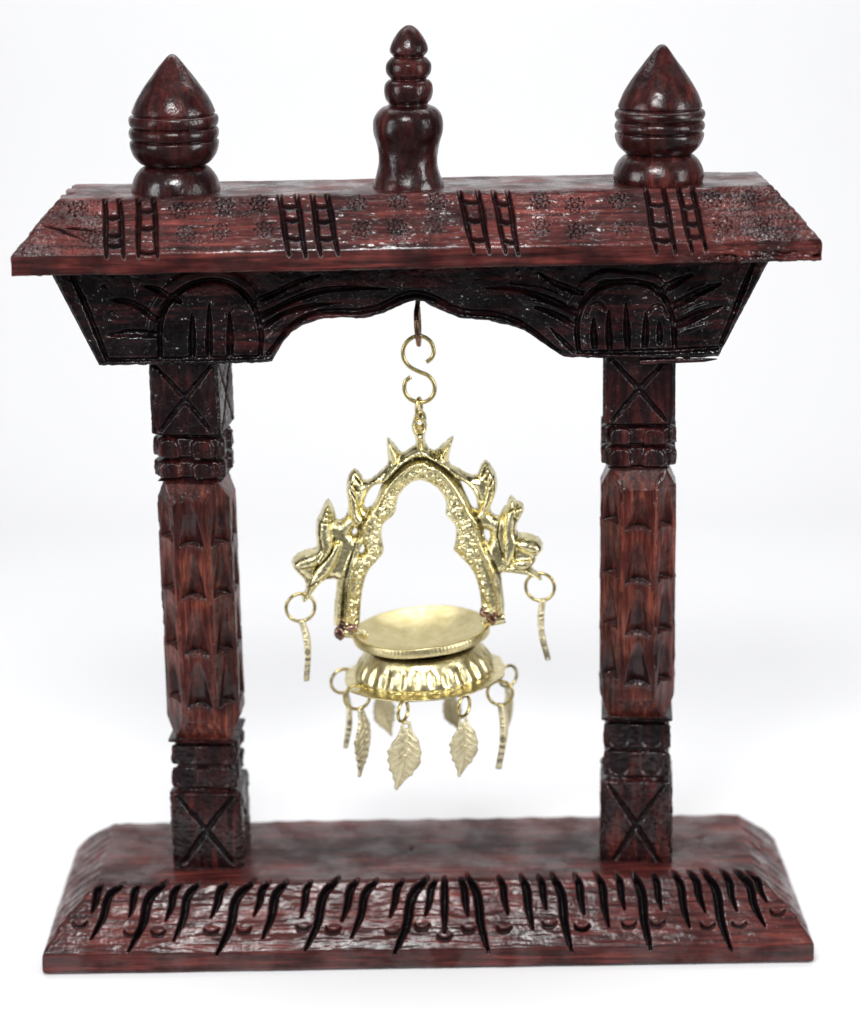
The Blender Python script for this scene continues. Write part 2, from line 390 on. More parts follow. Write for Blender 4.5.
def base_carve(px, py, side, P, ins, zz):
    dep = np.zeros_like(px); st = np.zeros_like(px)
    fr = (side == 0) & (ins < 62)
    X = np.where(fr, px, -999.0); Y = np.where(fr, py, -999.0)
    for i, (ax, ay, bx, by) in enumerate(BS):
        L = by - ay; k = 1 if L > 55 else 0
        lean = np.sign(bx - ax) if abs(bx - ax) > 1 else 0
        w = 4.3 + 0.030 * L + (0.5 if i % 3 == 0 else 0)
        ay -= 1.5
        pts = [(ax, ay), (ax + (bx - ax) * 0.46, ay + L * 0.24), (ax + (bx - ax) * 0.62, ay + L * 0.62), (bx, by)]
        t = stroke(X, Y, pts, w, taper=(0.55, 0.3))
        # chisel chatter across the groove floor
        ch = 0.5 * np.sin(py * 1.9 + i) * (t > 0.3)
        dep = np.maximum(dep, np.clip(t * 1.12, 0, 1) * (7.5 + 0.03 * L) + ch * 0.35)
        st = np.maximum(st, smooth(t * 7) * 0.98)
    for (cx, cy) in BD:
        d = np.hypot((X - cx) / 7.5, (Y - cy) / 5.5)
        low = stroke(X, Y, [(cx - 7, cy - 2.0), (cx - 4, cy + 2.2), (cx + 3, cy + 2.4), (cx + 7.5, cy - 2.0)], 3.4, taper=(.5, .5))
        dep += np.clip(low * 1.3, 0, 1) * 4.2 - smooth(1.3 - d) * 0.7 * (Y < cy + 1)
        st = np.maximum(st, smooth(low * 1.8 - .2) * 0.9)
    # rough plane marks on the bevel
    sl = (ins > 1.5) & (ins < 46)
    dep += np.where(sl & (side == 0), 0.35 * fbm(px * 0.05, py * 0.3, 31, 2) + 0.08 * fbm(px * .4, py * .4, 32, 1), 0)
    # end bevels: diagonal rasp grooves
    q = P[:, :, 1] * 0.17 + P[:, :, 2] * 0.10
    en = smooth((ins - 3) / 6) * smooth((50 - ins) / 6)
    dep += np.where((side == 1) | (side == 3), en * (1.3 * np.abs(np.sin(q + 0.8 * fbm(P[:, :, 1] * .03, P[:, :, 2] * .03, 4))) + 0.5 * fbm(P[:, :, 1] * .1, P[:, :, 2] * .1, 3)), 0)
    # scalloped back edge
    sc = np.where(side == 2, smooth((ins - 25) / 18) * smooth((62 - ins) / 12), 0)
    dep += sc * 0.9 * np.abs(np.sin(P[:, :, 0] * 0.085 + 0.6 * vnoise(P[:, :, 0] * 0.02, P[:, :, 0] * 0, 9)))
    # darker middle of the top: staining, with the grey reflection painted in
    tx = (ins > 49.5) & (side == side)
    cs = smooth(1.25 - np.abs(P[:, :, 1] - 12) / 52) * smooth(1.15 - np.abs(P[:, :, 0]) / 300) * (0.75 + 0.35 * fbm(P[:, :, 0] * 0.012, P[:, :, 1] * 0.05, 21))
    st = np.maximum(st, np.where(tx, np.clip(cs, 0, 1) * 0.62, 0))
    # two nicks in the top
    for cx, cy in ((411, 849), (700, 838)):
        dep += smooth(1.3 - np.hypot((px - cx) / 3, (py - cy) / 2)) * 2.0 * (ins > 50)
    return dep, st

H0, H1 = 20.0, 49.4
WB, DB = 360.0, 121.0
def base_warp(P, s):
    P[:, :, 1] += 7.0
    z = P[:, :, 2]; g = np.clip((z - H0) / H1, 0, 1)
    bul = 6.0 * 4 * g * (1 - g)                       # the end bevels are planed slightly round
    P[:, :, 0] += np.where(s[None, :, 2] == 3, -bul * 0.9, 0) + np.where(s[None, :, 2] == 1, bul * 0.7, 0)
    return P
board('base_board', WB, DB, [(3, -0.0, 3), (0, 2.5, 9), (0, H0 - 1, 4), (1.2, H0 + 1, 62), (46.0, H0 + H1 - 1, 5), (49.5, H0 + H1, 5), (60, H0 + H1, 14), (120.9, H0 + H1, 1)],
      3.4, 0.0, 0.0, base_carve, W_base, warp=base_warp)

# roof board ---------------------------------------------------------
LAD = []
def q5(x, y): return 30 + x / 5.065, 170 + y / 5.065
def q6(x, y): return 600 + x / 3.743, 160 + y / 3.743
def q2(x, y): return 250 + x / 2.777, 10 + y / 2.777
# each ladder: left rail (top, bottom), right rail (top, bottom), rungs at fractions
LAD += [(q5(378, 150), q5(388, 436), q5(450, 150), q5(474, 438), (0.30, 0.62, 0.80)),
        (q5(548, 150), q5(550, 436), q5(625, 145), q5(645, 436), (0.20, 0.50, 0.92)),
        (q2(80, 510), q2(108, 678), q2(128, 510), q2(155, 682), (0.2, 0.42, 0.72)),
        (q2(172, 510), q2(196, 678), q2(213, 510), q2(245, 675), (0.2, 0.45, 0.74)),
        (q2(580, 500), q2(622, 670), q2(632, 502), q2(665, 670), (0.18, 0.48, 0.80)),
        (q2(675, 500), q2(710, 670), q2(715, 502), q2(745, 675), (0.2, 0.5, 0.82)),
        (q6(170, 100), q6(212, 342), q6(235, 98), q6(284, 342), (0.27, 0.58, 0.82)),
        (q6(292, 100), q6(346, 340), q6(342, 98), q6(398, 332), (0.30, 0.58, 0.78))]
STARS = [(179, 210), (225, 206), (260, 203), (186, 233), (220, 231), (264, 229), (357, 203), (398, 201), (437, 201), (362, 229), (397, 227),
         (436, 225), (540, 201), (540, 227), (575, 205), (619, 201), (577, 231), (622, 228), (711, 200), (751, 198), (723, 225), (764, 225), (78, 208), (92, 236)]

def roof_carve(px, py, side, P, ins, zz):
    dep = np.zeros_like(px); st = np.zeros_like(px)
    fr = (side == 0) & (ins < 44)
    X = np.where(fr, px, -999.0); Y = np.where(fr, py, -999.0)
    for i, (a, b, c, d, rungs) in enumerate(LAD):
        a = np.array(a); b = np.array(b); c = np.array(c); d = np.array(d)
        bow = np.array([1.2, 0])
        for u, v in ((a, b), (c, d)):
            t = stroke(X, Y, [u, (u * 2 + v) / 3 + bow * 0.4, (u + 2 * v) / 3 - bow * 0.4, v + (v - u) * 0.02], 4.0, taper=(0.9, 0.6))
            dep = np.maximum(dep, np.clip(t * 1.15, 0, 1) * 6.0); st = np.maximum(st, smooth(t * 3) * 0.80)
        for g in rungs:
            p = a + (b - a) * g; q = c + (d - c) * g
            t = stroke(X, Y, [p + [0, -.5], (p + q) / 2 + [0, 1.6], q + [0, -.5]], 3.4, taper=(1, 1))
            dep = np.maximum(dep, np.clip(t * 1.2, 0, 1) * 5.0); st = np.maximum(st, smooth(t * 3) * 0.80)
        for t_ in ((0.06, 2.0),):
            pass
    rng = np.random.RandomState(3)
    for (cx, cy) in STARS:
        dx = X - cx; dy = (Y - cy) / 0.80
        r = np.hypot(dx, dy); a = np.arctan2(dy, dx) + rng.rand()
        worn = 0.55 + 0.45 * rng.rand()
        ray = 0.5 + 0.5 * np.cos(8 * a)
        outline = np.exp(-((r - (6.2 + 3.8 * ray)) / 0.85) ** 2)
        ring = np.exp(-((r - 3.4) / 0.75) ** 2)
        dent = 0.0 * r
        wob = 0.85 + 0.3 * vnoise(px * 0.35 + cx, py * 0.35, 8)
        v = (outline * 3.4 + ring * 2.8 + dent) * worn * wob * (r < 14)
        dep += v; st = np.maximum(st, np.clip(outline * 1.5 + ring * 1.5, 0, 1) * (0.5 + 0.5 * worn) * (r < 14))
    rough = np.where(fr & (ins > 1.0) & (ins < 41), 1.0, 0)
    dep += rough * (0.22 * fbm(px * 0.11, py * 0.5, 41, 2) + 0.06 * fbm(px * 0.45, py * 0.5, 42, 1))
    # torn grain at the left end of the slope
    L = np.clip((112 - px) / 14, 0, 1) * rough
    dep += L * (0.9 * fbm(px * 0.20, py * 0.25, 43, 4) + 0.5)
    for pts, w, d in (([(42, 225), (58, 229), (70, 233)], 3.0, 4.0), ([(66, 228), (82, 229), (96, 231)], 2.6, 3.5), ([(60, 232), (72, 235), (84, 240)], 2.2, 2.5)):
        t = stroke(X, Y, pts, w, taper=(.3, .3)); dep += smooth(t * 1.4) * d; st = np.maximum(st, smooth(t * 2) * 0.8)
    # dent at the right end
    L = np.clip((px - 700) / 30, 0, 1) * rough
    dep += L * (0.8 * fbm(px * 0.12, py * 0.10, 44, 3) + .6 * fbm(px * .3, py * .3, 45, 2))
    # splintered lower right edge of the fascia
    F = np.clip((px - 655) / 90, 0, 1) * (side == 0) * (ins < 2.5) * smooth((22 - zz) / 16)
    dep += F * (6.0 * np.abs(fbm(px * 0.045, py * 0.35, 46, 4)) + 1.2)
    # saw marks on the far left end of the top
    for y0 in (188, 194):
        t = stroke(np.where(side == 3, px, -999), np.where(side == 3, py, -999), [(60, y0), (72, y0 - 1)], 2.0); dep += smooth(t) * 2
    en = smooth((ins - 2) / 6) * smooth((42 - ins) / 5)
    dep += np.where((side == 1) | (side == 3), en * (1.0 * fbm(P[:, :, 1] * .06, P[:, :, 2] * .3, 47)), 0)
    wn = np.clip((106 - px) / 10, 0, 1) * rough * 0.85 + np.clip((px - 700) / 22, 0, 1) * rough * 0.55
    wn += rough * smooth(1.4 - np.hypot((px - 215) / 50, (py - 207) / 16)) * 0.55 + rough * smooth((fbm(px * 0.02, py * 0.05, 99) - 0.35) * 3) * 0.35
    WORN['roof_board'] = np.clip(wn, 0, 1)
    return dep, st

board('roof_board', 352.5, 87.5, [(6, 0.0, 2), (0, 0.0, 2), (0, 1.5, 10), (0, 17.0, 2), (0.8, 18.8, 84), (38.0, 59.8, 3), (39.5, 60.8, 3), (45, 61.0, 12), (87.4, 61.0, 1)],
      1.4, 0.006, 656.3, roof_carve, W_roof, nf=1120)

# beam ---------------------------------------------------------------
YB = -46.0
LOW = np.array([(97, 366), (150, 365), (215, 364.5), (262, 363), (272, 361.5), (277, 352), (283, 342), (291, 333), (302, 325), (318, 320), (340, 318), (360, 319), (372, 317), (384, 313),
                (396, 308), (408, 303), (416, 301), (424, 302), (434, 307), (446, 313), (458, 318), (470, 319.5), (490, 321), (508, 325), (524, 331), (536, 338), (548, 347), (560, 355.5), (568, 357.5),
                (600, 358.5), (650, 358.5), (700, 358), (716, 357)], float)
ni, nv = 700, 96
ii = np.linspace(0, 1, ni); vv = np.linspace(0, 1, nv)
ztop = 656.5
pt = np.array([[50 - 5.5, 0], [768 + 5.5, 0]])
XF = np.zeros((ni, nv)); YF = np.zeros((ni, nv))
for a, i in enumerate(ii):
    yt = 262 - 9 * i
    xt = 44.5 + i * (773.5 - 44.5); xb = 97 + i * (716 - 97)
    x = xb
    for _ in range(6):
        yb = np.interp(x, LOW[:, 0], LOW[:, 1]); x = xt + (xb - xt) * (yb - yt) / (362 - yt)
    y = yt + (yb - yt) * vv
    XF[a] = xt + (xb - xt) * (y - yt) / (362 - yt); YF[a] = y
YF[:, -1] += 0.5 * vnoise(XF[:, -1] * 0.25, XF[:, -1] * 0, 77)
BG = []   # grooves: points, half width, depth
g = lambda pts, w, d, tp=(0.3, 0.3): BG.append((pts, w, d, tp))
g([(160, 358), (160, 325), (167, 305), (182, 290), (205, 281), (228, 283), (245, 295), (256, 312), (261, 335), (260, 356)], 3.0, 4.5, (1, 1))
g([(192, 313), (192, 335), (192, 357)], 4.0, 5, (.2, .9)); g([(209, 304), (209, 335), (209, 357)], 4.0, 5, (.2, .9)); g([(229, 313), (230, 335), (230, 356)], 4.0, 5, (.2, .9))
g([(229, 313), (236, 308), (247, 311)], 2.0, 2)
g([(108, 299), (133, 304), (158, 320)], 4.5, 5, (.1, .7)); g([(140, 285), (160, 291), (180, 302)], 4.0, 5, (.1, .7)); g([(106, 336), (130, 333), (158, 335)], 5, 4, (.1, .8))
g([(132, 280), (136, 288), (134, 296)], 2, 1.5); g([(96, 290), (104, 285), (110, 293)], 2, 1.5); g([(103, 318), (110, 312), (118, 316)], 2, 1.5)
g([(252, 303), (275, 293), (300, 281), (322, 274)], 3.4, 4.5, (.8, .1)); g([(258, 318), (275, 309), (300, 297), (325, 290), (358, 288), (388, 289)], 3.6, 5, (.8, .2))
g([(262, 327), (285, 313), (310, 306), (342, 303)], 3.4, 4.5, (.9, .1))
g([(268, 354), (278, 342), (292, 325), (312, 314), (340, 311.5), (362, 311), (382, 306), (400, 297), (418, 293.5), (438, 300), (455, 309), (470, 312), (494, 314), (516, 321), (534, 332), (552, 347), (560, 352)], 3.2, 4.5, (.9, .9))
g([(108, 360), (180, 359.5), (262, 357.5)], 2.6, 3.5, (.9, .9)); g([(68, 268), (88, 312), (107, 360)], 3.0, 4, (.9, .9))
g([(579, 352), (577, 325), (584, 302), (600, 287), (625, 281), (645, 284), (662, 295), (672, 315), (675, 347)], 3.0, 4.5, (1, 1))
g([(594, 318), (594, 332), (595, 348)], 3.8, 5, (.2, .9)); g([(609, 311), (609, 330), (610, 348)], 3.8, 5, (.2, .9)); g([(626, 304), (627, 325), (628, 348)], 3.8, 5, (.2, .9))
g([(646, 313), (646, 330), (645, 347)], 3.8, 5, (.2, .9)); g([(659, 320), (660, 332), (660, 343)], 3.4, 4, (.2, .9))
g([(587, 316), (590, 307), (599, 304), (606, 310)], 2.2, 2.4, (1, 1)); g([(648, 315), (653, 307), (662, 307), (668, 317)], 2.2, 2.4, (1, 1))
g([(537, 272), (555, 283), (582, 293)], 3.4, 4.5, (.1, .9)); g([(482, 288), (515, 289), (542, 297), (576, 312)], 3.6, 5, (.1, .9)); g([(530, 307), (550, 312), (573, 325)], 3.2, 4, (.1, .9))
g([(550, 328), (562, 340), (574, 352)], 3, 3.5, (.2, .8))
g([(658, 292), (675, 283), (694, 274)], 4.6, 5, (.9, .1)); g([(674, 306), (700, 292), (723, 283)], 4.8, 5, (.9, .1)); g([(677, 325), (700, 315), (723, 306)], 4.8, 5, (.9, .1))
g([(725, 296), (731, 300), (727, 309)], 2, 1.6)
g([(756, 258), (740, 298), (721, 345)], 3.0, 4, (.9, .9)); g([(578, 353), (650, 352), (718, 348)], 2.8, 3.5, (.9, .9))
dep = np.zeros_like(XF); hmask = np.ones_like(XF)
for pts, w, d, tp in BG:
    t = stroke(XF, YF, pts, w * 1.45, taper=tp); dep = np.maximum(dep, smooth(t * 1.15) * d * 1.15)
rais = np.zeros_like(XF)
for pts, w, h in (([(150, 328), (156, 305), (172, 287), (192, 276), (216, 273), (242, 282), (258, 300)], 9, 2.8),
                  ([(568, 305), (582, 287), (603, 275), (628, 277), (652, 278), (668, 290)], 8, 2.8),
                  ([(255, 312), (280, 301), (305, 290)], 4.5, 1.8), ([(262, 322), (290, 309), (315, 300)], 4, 1.5), ([(268, 338), (290, 320), (315, 310)], 4, 1.5),
                  ([(575, 305), (545, 291), (510, 285)], 4.5, 1.8), ([(576, 318), (548, 306), (520, 300)], 4, 1.5),
                  ([(680, 297), (705, 285)], 4.5, 1.8), ([(682, 315), (706, 304)], 4.5, 1.8), ([(678, 334), (706, 324)], 4, 1.5)):
    t = stroke(XF, YF, pts, w, taper=(.6, .6)); rais = np.maximum(rais, smooth(t * 1.6) * h * 1.3); hmask = np.minimum(hmask, 1 - smooth(t * 2) * .8)
for cx, cy, rx, ry in ((210, 335, 48, 48), (626, 330, 46, 45)):
    ins_ = smooth((1 - np.hypot((XF - cx) / rx, (YF - cy) / ry)) * 8) * (YF < cy + 24); dep += ins_ * 1.0
dep += hmask * (0.6 * fbm(XF * 0.22, YF * 0.28, 51, 3) + 0.25 * vnoise(XF * 0.7, YF * 0.8, 52)) - rais
edge = smooth(1 - (1 - vv[None, :]) * np.ones((ni, 1)) * 96 / 2.6) + smooth(1 - ii[:, None] * 700 / 3) + smooth(1 - (1 - ii[:, None]) * 700 / 3)
dep += np.clip(edge, 0, 1) * 2.2
PF = at(XF, YF, YB); PF[:, :, 2] = np.minimum(PF[:, :, 2], ztop + 0.5 + 0.006 * PF[:, :, 0])
PFd = PF.copy(); PFd[:, :, 1] += dep
stn = smooth((dep - 3.0) / 2.5) * 0.45
# underside and back
lowp = PF[:, -1]
und = []
for k, y in enumerate(np.linspace(YB + 3.0, 43, 12)):
    q = lowp.copy(); q[:, 1] = y; q[:, 2] += 0.9 * fbm(q[:, 0] * 0.05, np.full(ni, y * 0.08), 61) ; und.append(q)
bk = []
for w in np.linspace(0, 1, 8):
    q = lowp * (1 - w) + PF[:, 0] * w; q[:, 1] = 46; bk.append(q)
G = np.concatenate([PFd, np.stack(und, 1), np.stack(bk, 1)], 1)
st_ = np.concatenate([stn, np.zeros((ni, 20))], 1)
mb = MB(); mb.grid(G, cv=True, a=st_)
m_ = G.shape[1]
mb.F.append(tuple(range(m_))[::-1]); mb.F.append(tuple((ni - 1) * m_ + k for k in range(m_)))
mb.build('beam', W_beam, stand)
# splinter left under the beam at the right
sp = MB(); q = [at(np.float64(x), np.float64(y), -40.0 + o) for x, y, o in ((640, 362, 0), (662, 361, -1), (685, 360.5, -2), (704, 360, -4), (717, 359, -5))]
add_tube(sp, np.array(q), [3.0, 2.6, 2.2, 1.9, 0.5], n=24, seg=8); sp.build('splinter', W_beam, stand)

# columns ------------------------------------------------------------
def column(cxt, cxb, yawt, yawb, tab, ledges, seed, ht, hb):
    """tab: photo rows of the turned and cut sections"""
    y_top, n1, n2, n3, s0, s1, e0, e1, m1, m2, m3, y_bot = tab
    yq = np.concatenate([np.arange(y_top, s0 - 1, 0.9), np.arange(s0 - 1, e1 + 1, 1.0), np.arange(e1 + 1, y_bot + 0.5, 0.9)])
    T = (yq - y_top) / (y_bot - y_top)
    zz = at(np.full_like(yq, (cxt + cxb) / 2), yq, -34.0)[:, 2]
    zz[-1] = min(zz[-1], H0 + H1 - 1); zz = np.where(zz < H0 + H1 - 1, H0 + H1 - 1, zz)
    ct = at(np.float64(cxt), np.float64(y_top), -34.0)[0]; cb = at(np.float64(cxb), np.float64(y_bot), -34.0)[0]
    half = ht + (hb - ht) * T
    a = half.copy(); s = 2 * half - 2.5
    def notch(c, w, d): return d * np.exp(-((yq - c) / w) ** 4)
    ban = ((yq > n1) & (yq < n3)) | ((yq > m1) & (yq < m3))
    a -= np.where(ban, 3.2, 0)
    for c in (n1, n2, n3, m1, m2, m3): a -= notch(c, 2.3, 5.0)
    sh = (yq >= s0) & (yq <= e1)
    A = half + 1.5; S = 52.0 * half / 34
    ramp_ = np.minimum(smooth((yq - s0) / (s1 - s0)) , smooth((e1 - yq) / (e1 - e0)))
    lin = np.minimum(np.clip((yq - s0) / (s1 - s0), 0, 1), np.clip((e1 - yq) / (e1 - e0), 0, 1))
    a = np.where(sh, (S / 2 + 0.5) + (A - S / 2 - 0.5) * lin, a); s = np.where(sh, S, s)
    nw, nn = 46, 26
    fr = []; k_ = []; u_ = []
    for k in range(4):
        for t in np.linspace(0, 1, nw, endpoint=False): fr.append((k, 0, t))
        for t in np.linspace(0, 1, nn, endpoint=False): fr.append((k, 1, t))
    fr = np.array(fr)
    nq, nt = len(yq), len(fr)
    c_ = np.clip(2 * a - s, 1.5, None)            # corner cut
    Ux = np.zeros((nq, nt)); Uy = np.zeros((nq, nt)); NXx = np.zeros((nq, nt)); NYy = np.zeros((nq, nt)); UU = np.zeros((nq, nt)); WW = np.zeros((nq, nt))
    for j, (k, kind, t) in enumerate(fr):
        ang = k * PI / 2
        if kind == 0:       # wide face, local: x from -(a-c) to (a-c), y=-a
            lx = -(a - c_) + 2 * (a - c_) * t; ly = -a; nx, ny = 0, -1; UU[:, j] = lx; WW[:, j] = (a - c_)
        else:
            lx = (a - c_) + c_ * t; ly = -a + c_ * t; nx, ny = math.sqrt(.5), -math.sqrt(.5); UU[:, j] = (t - 0.5) * c_ * 1.414; WW[:, j] = c_ * 0.707
        ca, sa = math.cos(ang), math.sin(ang)
        Ux[:, j] = ca * lx - sa * ly; Uy[:, j] = sa * lx + ca * ly
        NXx[:, j] = ca * nx - sa * ny; NYy[:, j] = sa * nx + ca * ny
    YQ = np.broadcast_to(yq[:, None], (nq, nt)); wide = (fr[:, 1] == 0)[None, :] & np.ones((nq, 1), bool)
    face = np.broadcast_to((fr[:, 0] * 2 + fr[:, 1])[None, :], (nq, nt))
    dep = np.zeros((nq, nt)); st = np.zeros((nq, nt))
    # crosses on the blocks
    for (ya, yb) in ((y_top + 6, n1 - 6), (m3 + 6, y_bot - 4)):
        for sgn in (1, -1):
            lean = sgn * 0.92
            for k in range(4):
                m = wide & (face == 2 * k) & (YQ > ya - 8) & (YQ < yb + 8)
                X = np.where(m, UU, -999); Y = np.where(m, YQ, -999)
                w = half.mean() * 0.78
                t = stroke(X, Y, [(-w * sgn, ya), (-w * sgn * 0.05, (ya + yb) / 2 + 1.5 * (k - 1)), (w * sgn * 0.93, yb)], 4.6, taper=(.5, .6))
                dep = np.maximum(dep, smooth(t * 1.3) * 3.8); st = np.maximum(st, smooth(t * 2 - .4) * 0.85)
        blk = (YQ > ya - 8) & (YQ < yb + 8)
        dep += blk * (0.75 * fbm(UU * 0.16 + face * 11, YQ * 0.2, seed + 3, 3) + 0.3 * vnoise(UU * .7 + face * 5, YQ * .7, seed))
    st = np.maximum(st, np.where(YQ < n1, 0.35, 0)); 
    # scalloped collars
    for (ya, yb, up) in ((n1, n2, 1), (n2, n3, 1), (m1, m2, -1), (m2, m3, -1)):
        L = yb - ya
        for k in range(4):
            for sx in (-0.52, 0.42):
                m = (face == 2 * k)
                dy = YQ - (ya + 0.42 * L if up > 0 else ya + 0.58 * L); dy = np.minimum(dy, 0) if up > 0 else np.maximum(dy, 0)
                d = np.hypot((UU - sx * 33) / 10.0, dy / (L * 0.36)) + 9.0 * ((YQ < ya + 1) | (YQ > yb - 2.5))
                bump = smooth((1.12 - d) * 3.0) * m
                dep -= bump * 3.8 * (1 if up > 0 else -0.8)
                st = np.maximum(st, (0.55 * bump if up < 0 else 0))
            m = (face == 2 * k + 1)
        mm = (YQ > ya) & (YQ < yb)
        wavy = 0.8 * np.cos(UU * 0.19 + face) * mm * wide
        dep += wavy + mm * 0.5 * fbm(UU * .2 + face * 3, YQ * .25, seed + 9)
        dep += mm * (~wide) * (-2.2 * np.sin(PI * np.clip((YQ - ya) / L, 0, 1)) + 0.6)
    # the fluted shaft: rows of pointed gouges that end in an arched ledge
    shm = (YQ > s1 - 2) & (YQ < e0 + 4)
    y_prev = [s1 - 6] + list(ledges[:-1])
    for fi in range(8):
        off = [0, -2, 0, 3, 0, 2, 0, -7][fi] + (1.5 * ((seed + fi) % 3 - 1))
        for ci, (pa, pb) in enumerate(zip(y_prev, ledges)):
            pa += off; pb += off
            m = (face == fi) & (YQ > pa - 1) & (YQ < pb + 9)
            if not m.any(): continue
            v = (YQ - pa) / (pb - pa)
            w = np.maximum(WW, 3)
            un = UU / w
            led = pb - 5.5 * (1 - un ** 2) + 3.5               # ledge arched upward in the middle
            wid = 0.10 + 0.72 * np.clip(v - 0.10, 0, 1) ** 0.7         # gouge widens downward
            prof = np.clip(1 - (np.abs(un) / wid) ** 2.0, 0, 1)
            below = (YQ < led)
            dd = 9.0 * np.clip((v - 0.12) / 0.88, 0, 1) ** 1.0 * prof * below
            st = np.maximum(st, np.where(m, 0.42 * smooth(prof * 3) * smooth((v - 0.2) * 4) * below, 0))  # each gouge is coloured darker towards its ledge
            lip = np.exp(-((YQ - led - 1.2) / 1.5) ** 2) * smooth((0.85 - np.abs(un)) * 6)
            dep += np.where(m, dd - 0.6 * lip, 0)
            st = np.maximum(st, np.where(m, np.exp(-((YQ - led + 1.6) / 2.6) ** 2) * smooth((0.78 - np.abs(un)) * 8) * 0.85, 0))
    dep += np.where(shm, 0.35 * fbm(UU * 0.3 + face * 7, YQ * 0.05, seed + 5), 0)
    # chips along corners
    corner = smooth(1 - (WW - np.abs(UU)) / 4.0)
    dep += corner * np.clip(fbm(YQ * 0.06 + face * 3.3, face * 1.7 + YQ * 0, seed + 13, 3) - 0.1, 0, 1) * 2.6
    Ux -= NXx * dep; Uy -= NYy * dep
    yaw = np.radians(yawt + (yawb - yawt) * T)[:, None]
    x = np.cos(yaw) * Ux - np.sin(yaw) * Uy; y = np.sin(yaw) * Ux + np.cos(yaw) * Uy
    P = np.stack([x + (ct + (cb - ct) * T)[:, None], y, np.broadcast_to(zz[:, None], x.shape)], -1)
    P[:, :, 1] += 0
    def cut(lo, hi, name, mat, parent):
        i0 = int(np.argmin(np.abs(yq - lo))); i1 = int(np.argmin(np.abs(yq - hi)))
        mb = MB(); mb.grid(P[i0:i1 + 1], cv=True, a=st[i0:i1 + 1], flip=True)
        mb.F.append(tuple(range(nt))); mb.F.append(tuple((i1 - i0) * nt + k for k in range(nt))[::-1])
        return mb.build(name, mat, parent)
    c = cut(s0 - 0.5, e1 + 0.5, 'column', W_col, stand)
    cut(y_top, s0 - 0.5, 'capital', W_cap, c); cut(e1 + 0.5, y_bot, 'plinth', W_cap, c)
    return c

column(187.0, 210.0, -8.5, -2.5, (360, 438, 461, 481, 484, 503, 722, 742, 746, 769, 792, 868), (547, 599, 655, 708), 1, 32.0, 34.0)
column(642.5, 639.0, -4.5, -5.0, (352, 427, 447, 469, 471, 491, 699, 720, 724, 752, 780, 869), (530, 583, 635, 685), 4, 32.8, 34.3)

# finials ------------------------------------------------------------
def lathe(cx, ytop, prof_px, axis_x_top, Y, mat, name, seed, facet=0.0, n=150):
    pr = np.array(prof_px, float)
    q = resample(pr, 170)
    zz = at(np.full(len(q), float(cx)), q[:, 1], Y)[:, 2]
    sc = 2400 / 2141.0
    r = np.maximum(q[:, 0], 0.05) / sc
    th = np.linspace(0, 2 * PI, n, endpoint=False)
    xc = at(np.float64(cx), np.float64(pr[-1, 1]), Y)[0]; xt = at(np.float64(axis_x_top), np.float64(pr[0, 1]), Y)[0]
    T = (zz - zz[-1]) / (zz[0] - zz[-1])
    RR = r[:, None] * (1 + facet * np.cos(5 * th + 0.7)[None, :] * T[:, None]) + 0.45 * fbm(th[None, :] * 4 + 0 * r[:, None], zz[:, None] * 0.12 + 0 * th[None, :], seed, 2) * 0.6 * smooth(r / 12)[:, None]
    # wrap noise seam
    w = smooth((th - 5.6) / 0.68)[None, :]
    R0 = r[:, None] * (1 + facet * np.cos(0.7) * T[:, None]); RR = RR * (1 - w) + w * (RR[:, :1])
    P = np.stack([(xc + (xt - xc) * T ** 1.5)[:, None] + RR * np.sin(th)[None, :], Y - RR * np.cos(th)[None, :] , np.broadcast_to(zz[:, None], RR.shape)], -1)
    mb = MB(); mb.grid(P, cv=True, flip=True)
    mb.F.append(tuple((len(q) - 1) * n + k for k in range(n)))
    return mb.build(name, mat, stand)

def sidefin(s, ox, oy, seq): return [(r / s, oy + y / s) for r, y in seq]
P1 = [(0, 96), (9, 99), (22, 112), (48, 145), (78, 185), (101, 220), (113, 245), (118, 261), (114, 265), (117, 268), (125, 273), (127, 286), (124, 298), (117, 302), (124, 307), (128, 318), (125, 333),
      (118, 338), (126, 344), (125, 362), (116, 385), (98, 405), (82, 409), (86, 412), (99, 421), (111, 435), (120, 452), (125, 472), (126, 487), (121, 500)]
lathe(176.3, 0, sidefin(2.843, 0, 20, P1), 172.0, -2.0, W_fin, 'finial', 71, 0.012)
P3 = [(0, 38), (9, 41), (20, 52), (44, 85), (70, 120), (92, 155), (106, 182), (112, 203), (108, 207), (112, 211), (119, 217), (121, 227), (117, 237), (112, 241), (118, 246), (121, 256), (118, 266), (111, 271),
      (119, 277), (116, 296), (106, 314), (90, 328), (83, 328), (88, 331), (100, 340), (111, 353), (119, 370), (122, 392), (117, 410)]
lathe(658.3, 0, sidefin(2.682, 0, 30, P3), 662.0, -4.0, W_fin, 'finial', 72, 0.008)
P2 = [(0, 42), (10, 44), (26, 57), (42, 80), (51, 100), (52, 115), (45, 125), (42, 129), (50, 134), (62, 150), (62, 172), (54, 185), (49, 191), (58, 196), (66, 208), (67, 230), (62, 248), (54, 258), (56, 263),
      (76, 272), (91, 290), (97, 312), (96, 340), (88, 366), (83, 395), (82, 425), (88, 452), (96, 474), (100, 490)]
mid_fin = lathe(408.3, 0, sidefin(2.777, 0, 10, P2), 409.0, -6.0, W_fin, 'finial', 73, 0.0)
mid_fin['label'] = 'slender tiered finial of stacked rings on a bell-shaped base'

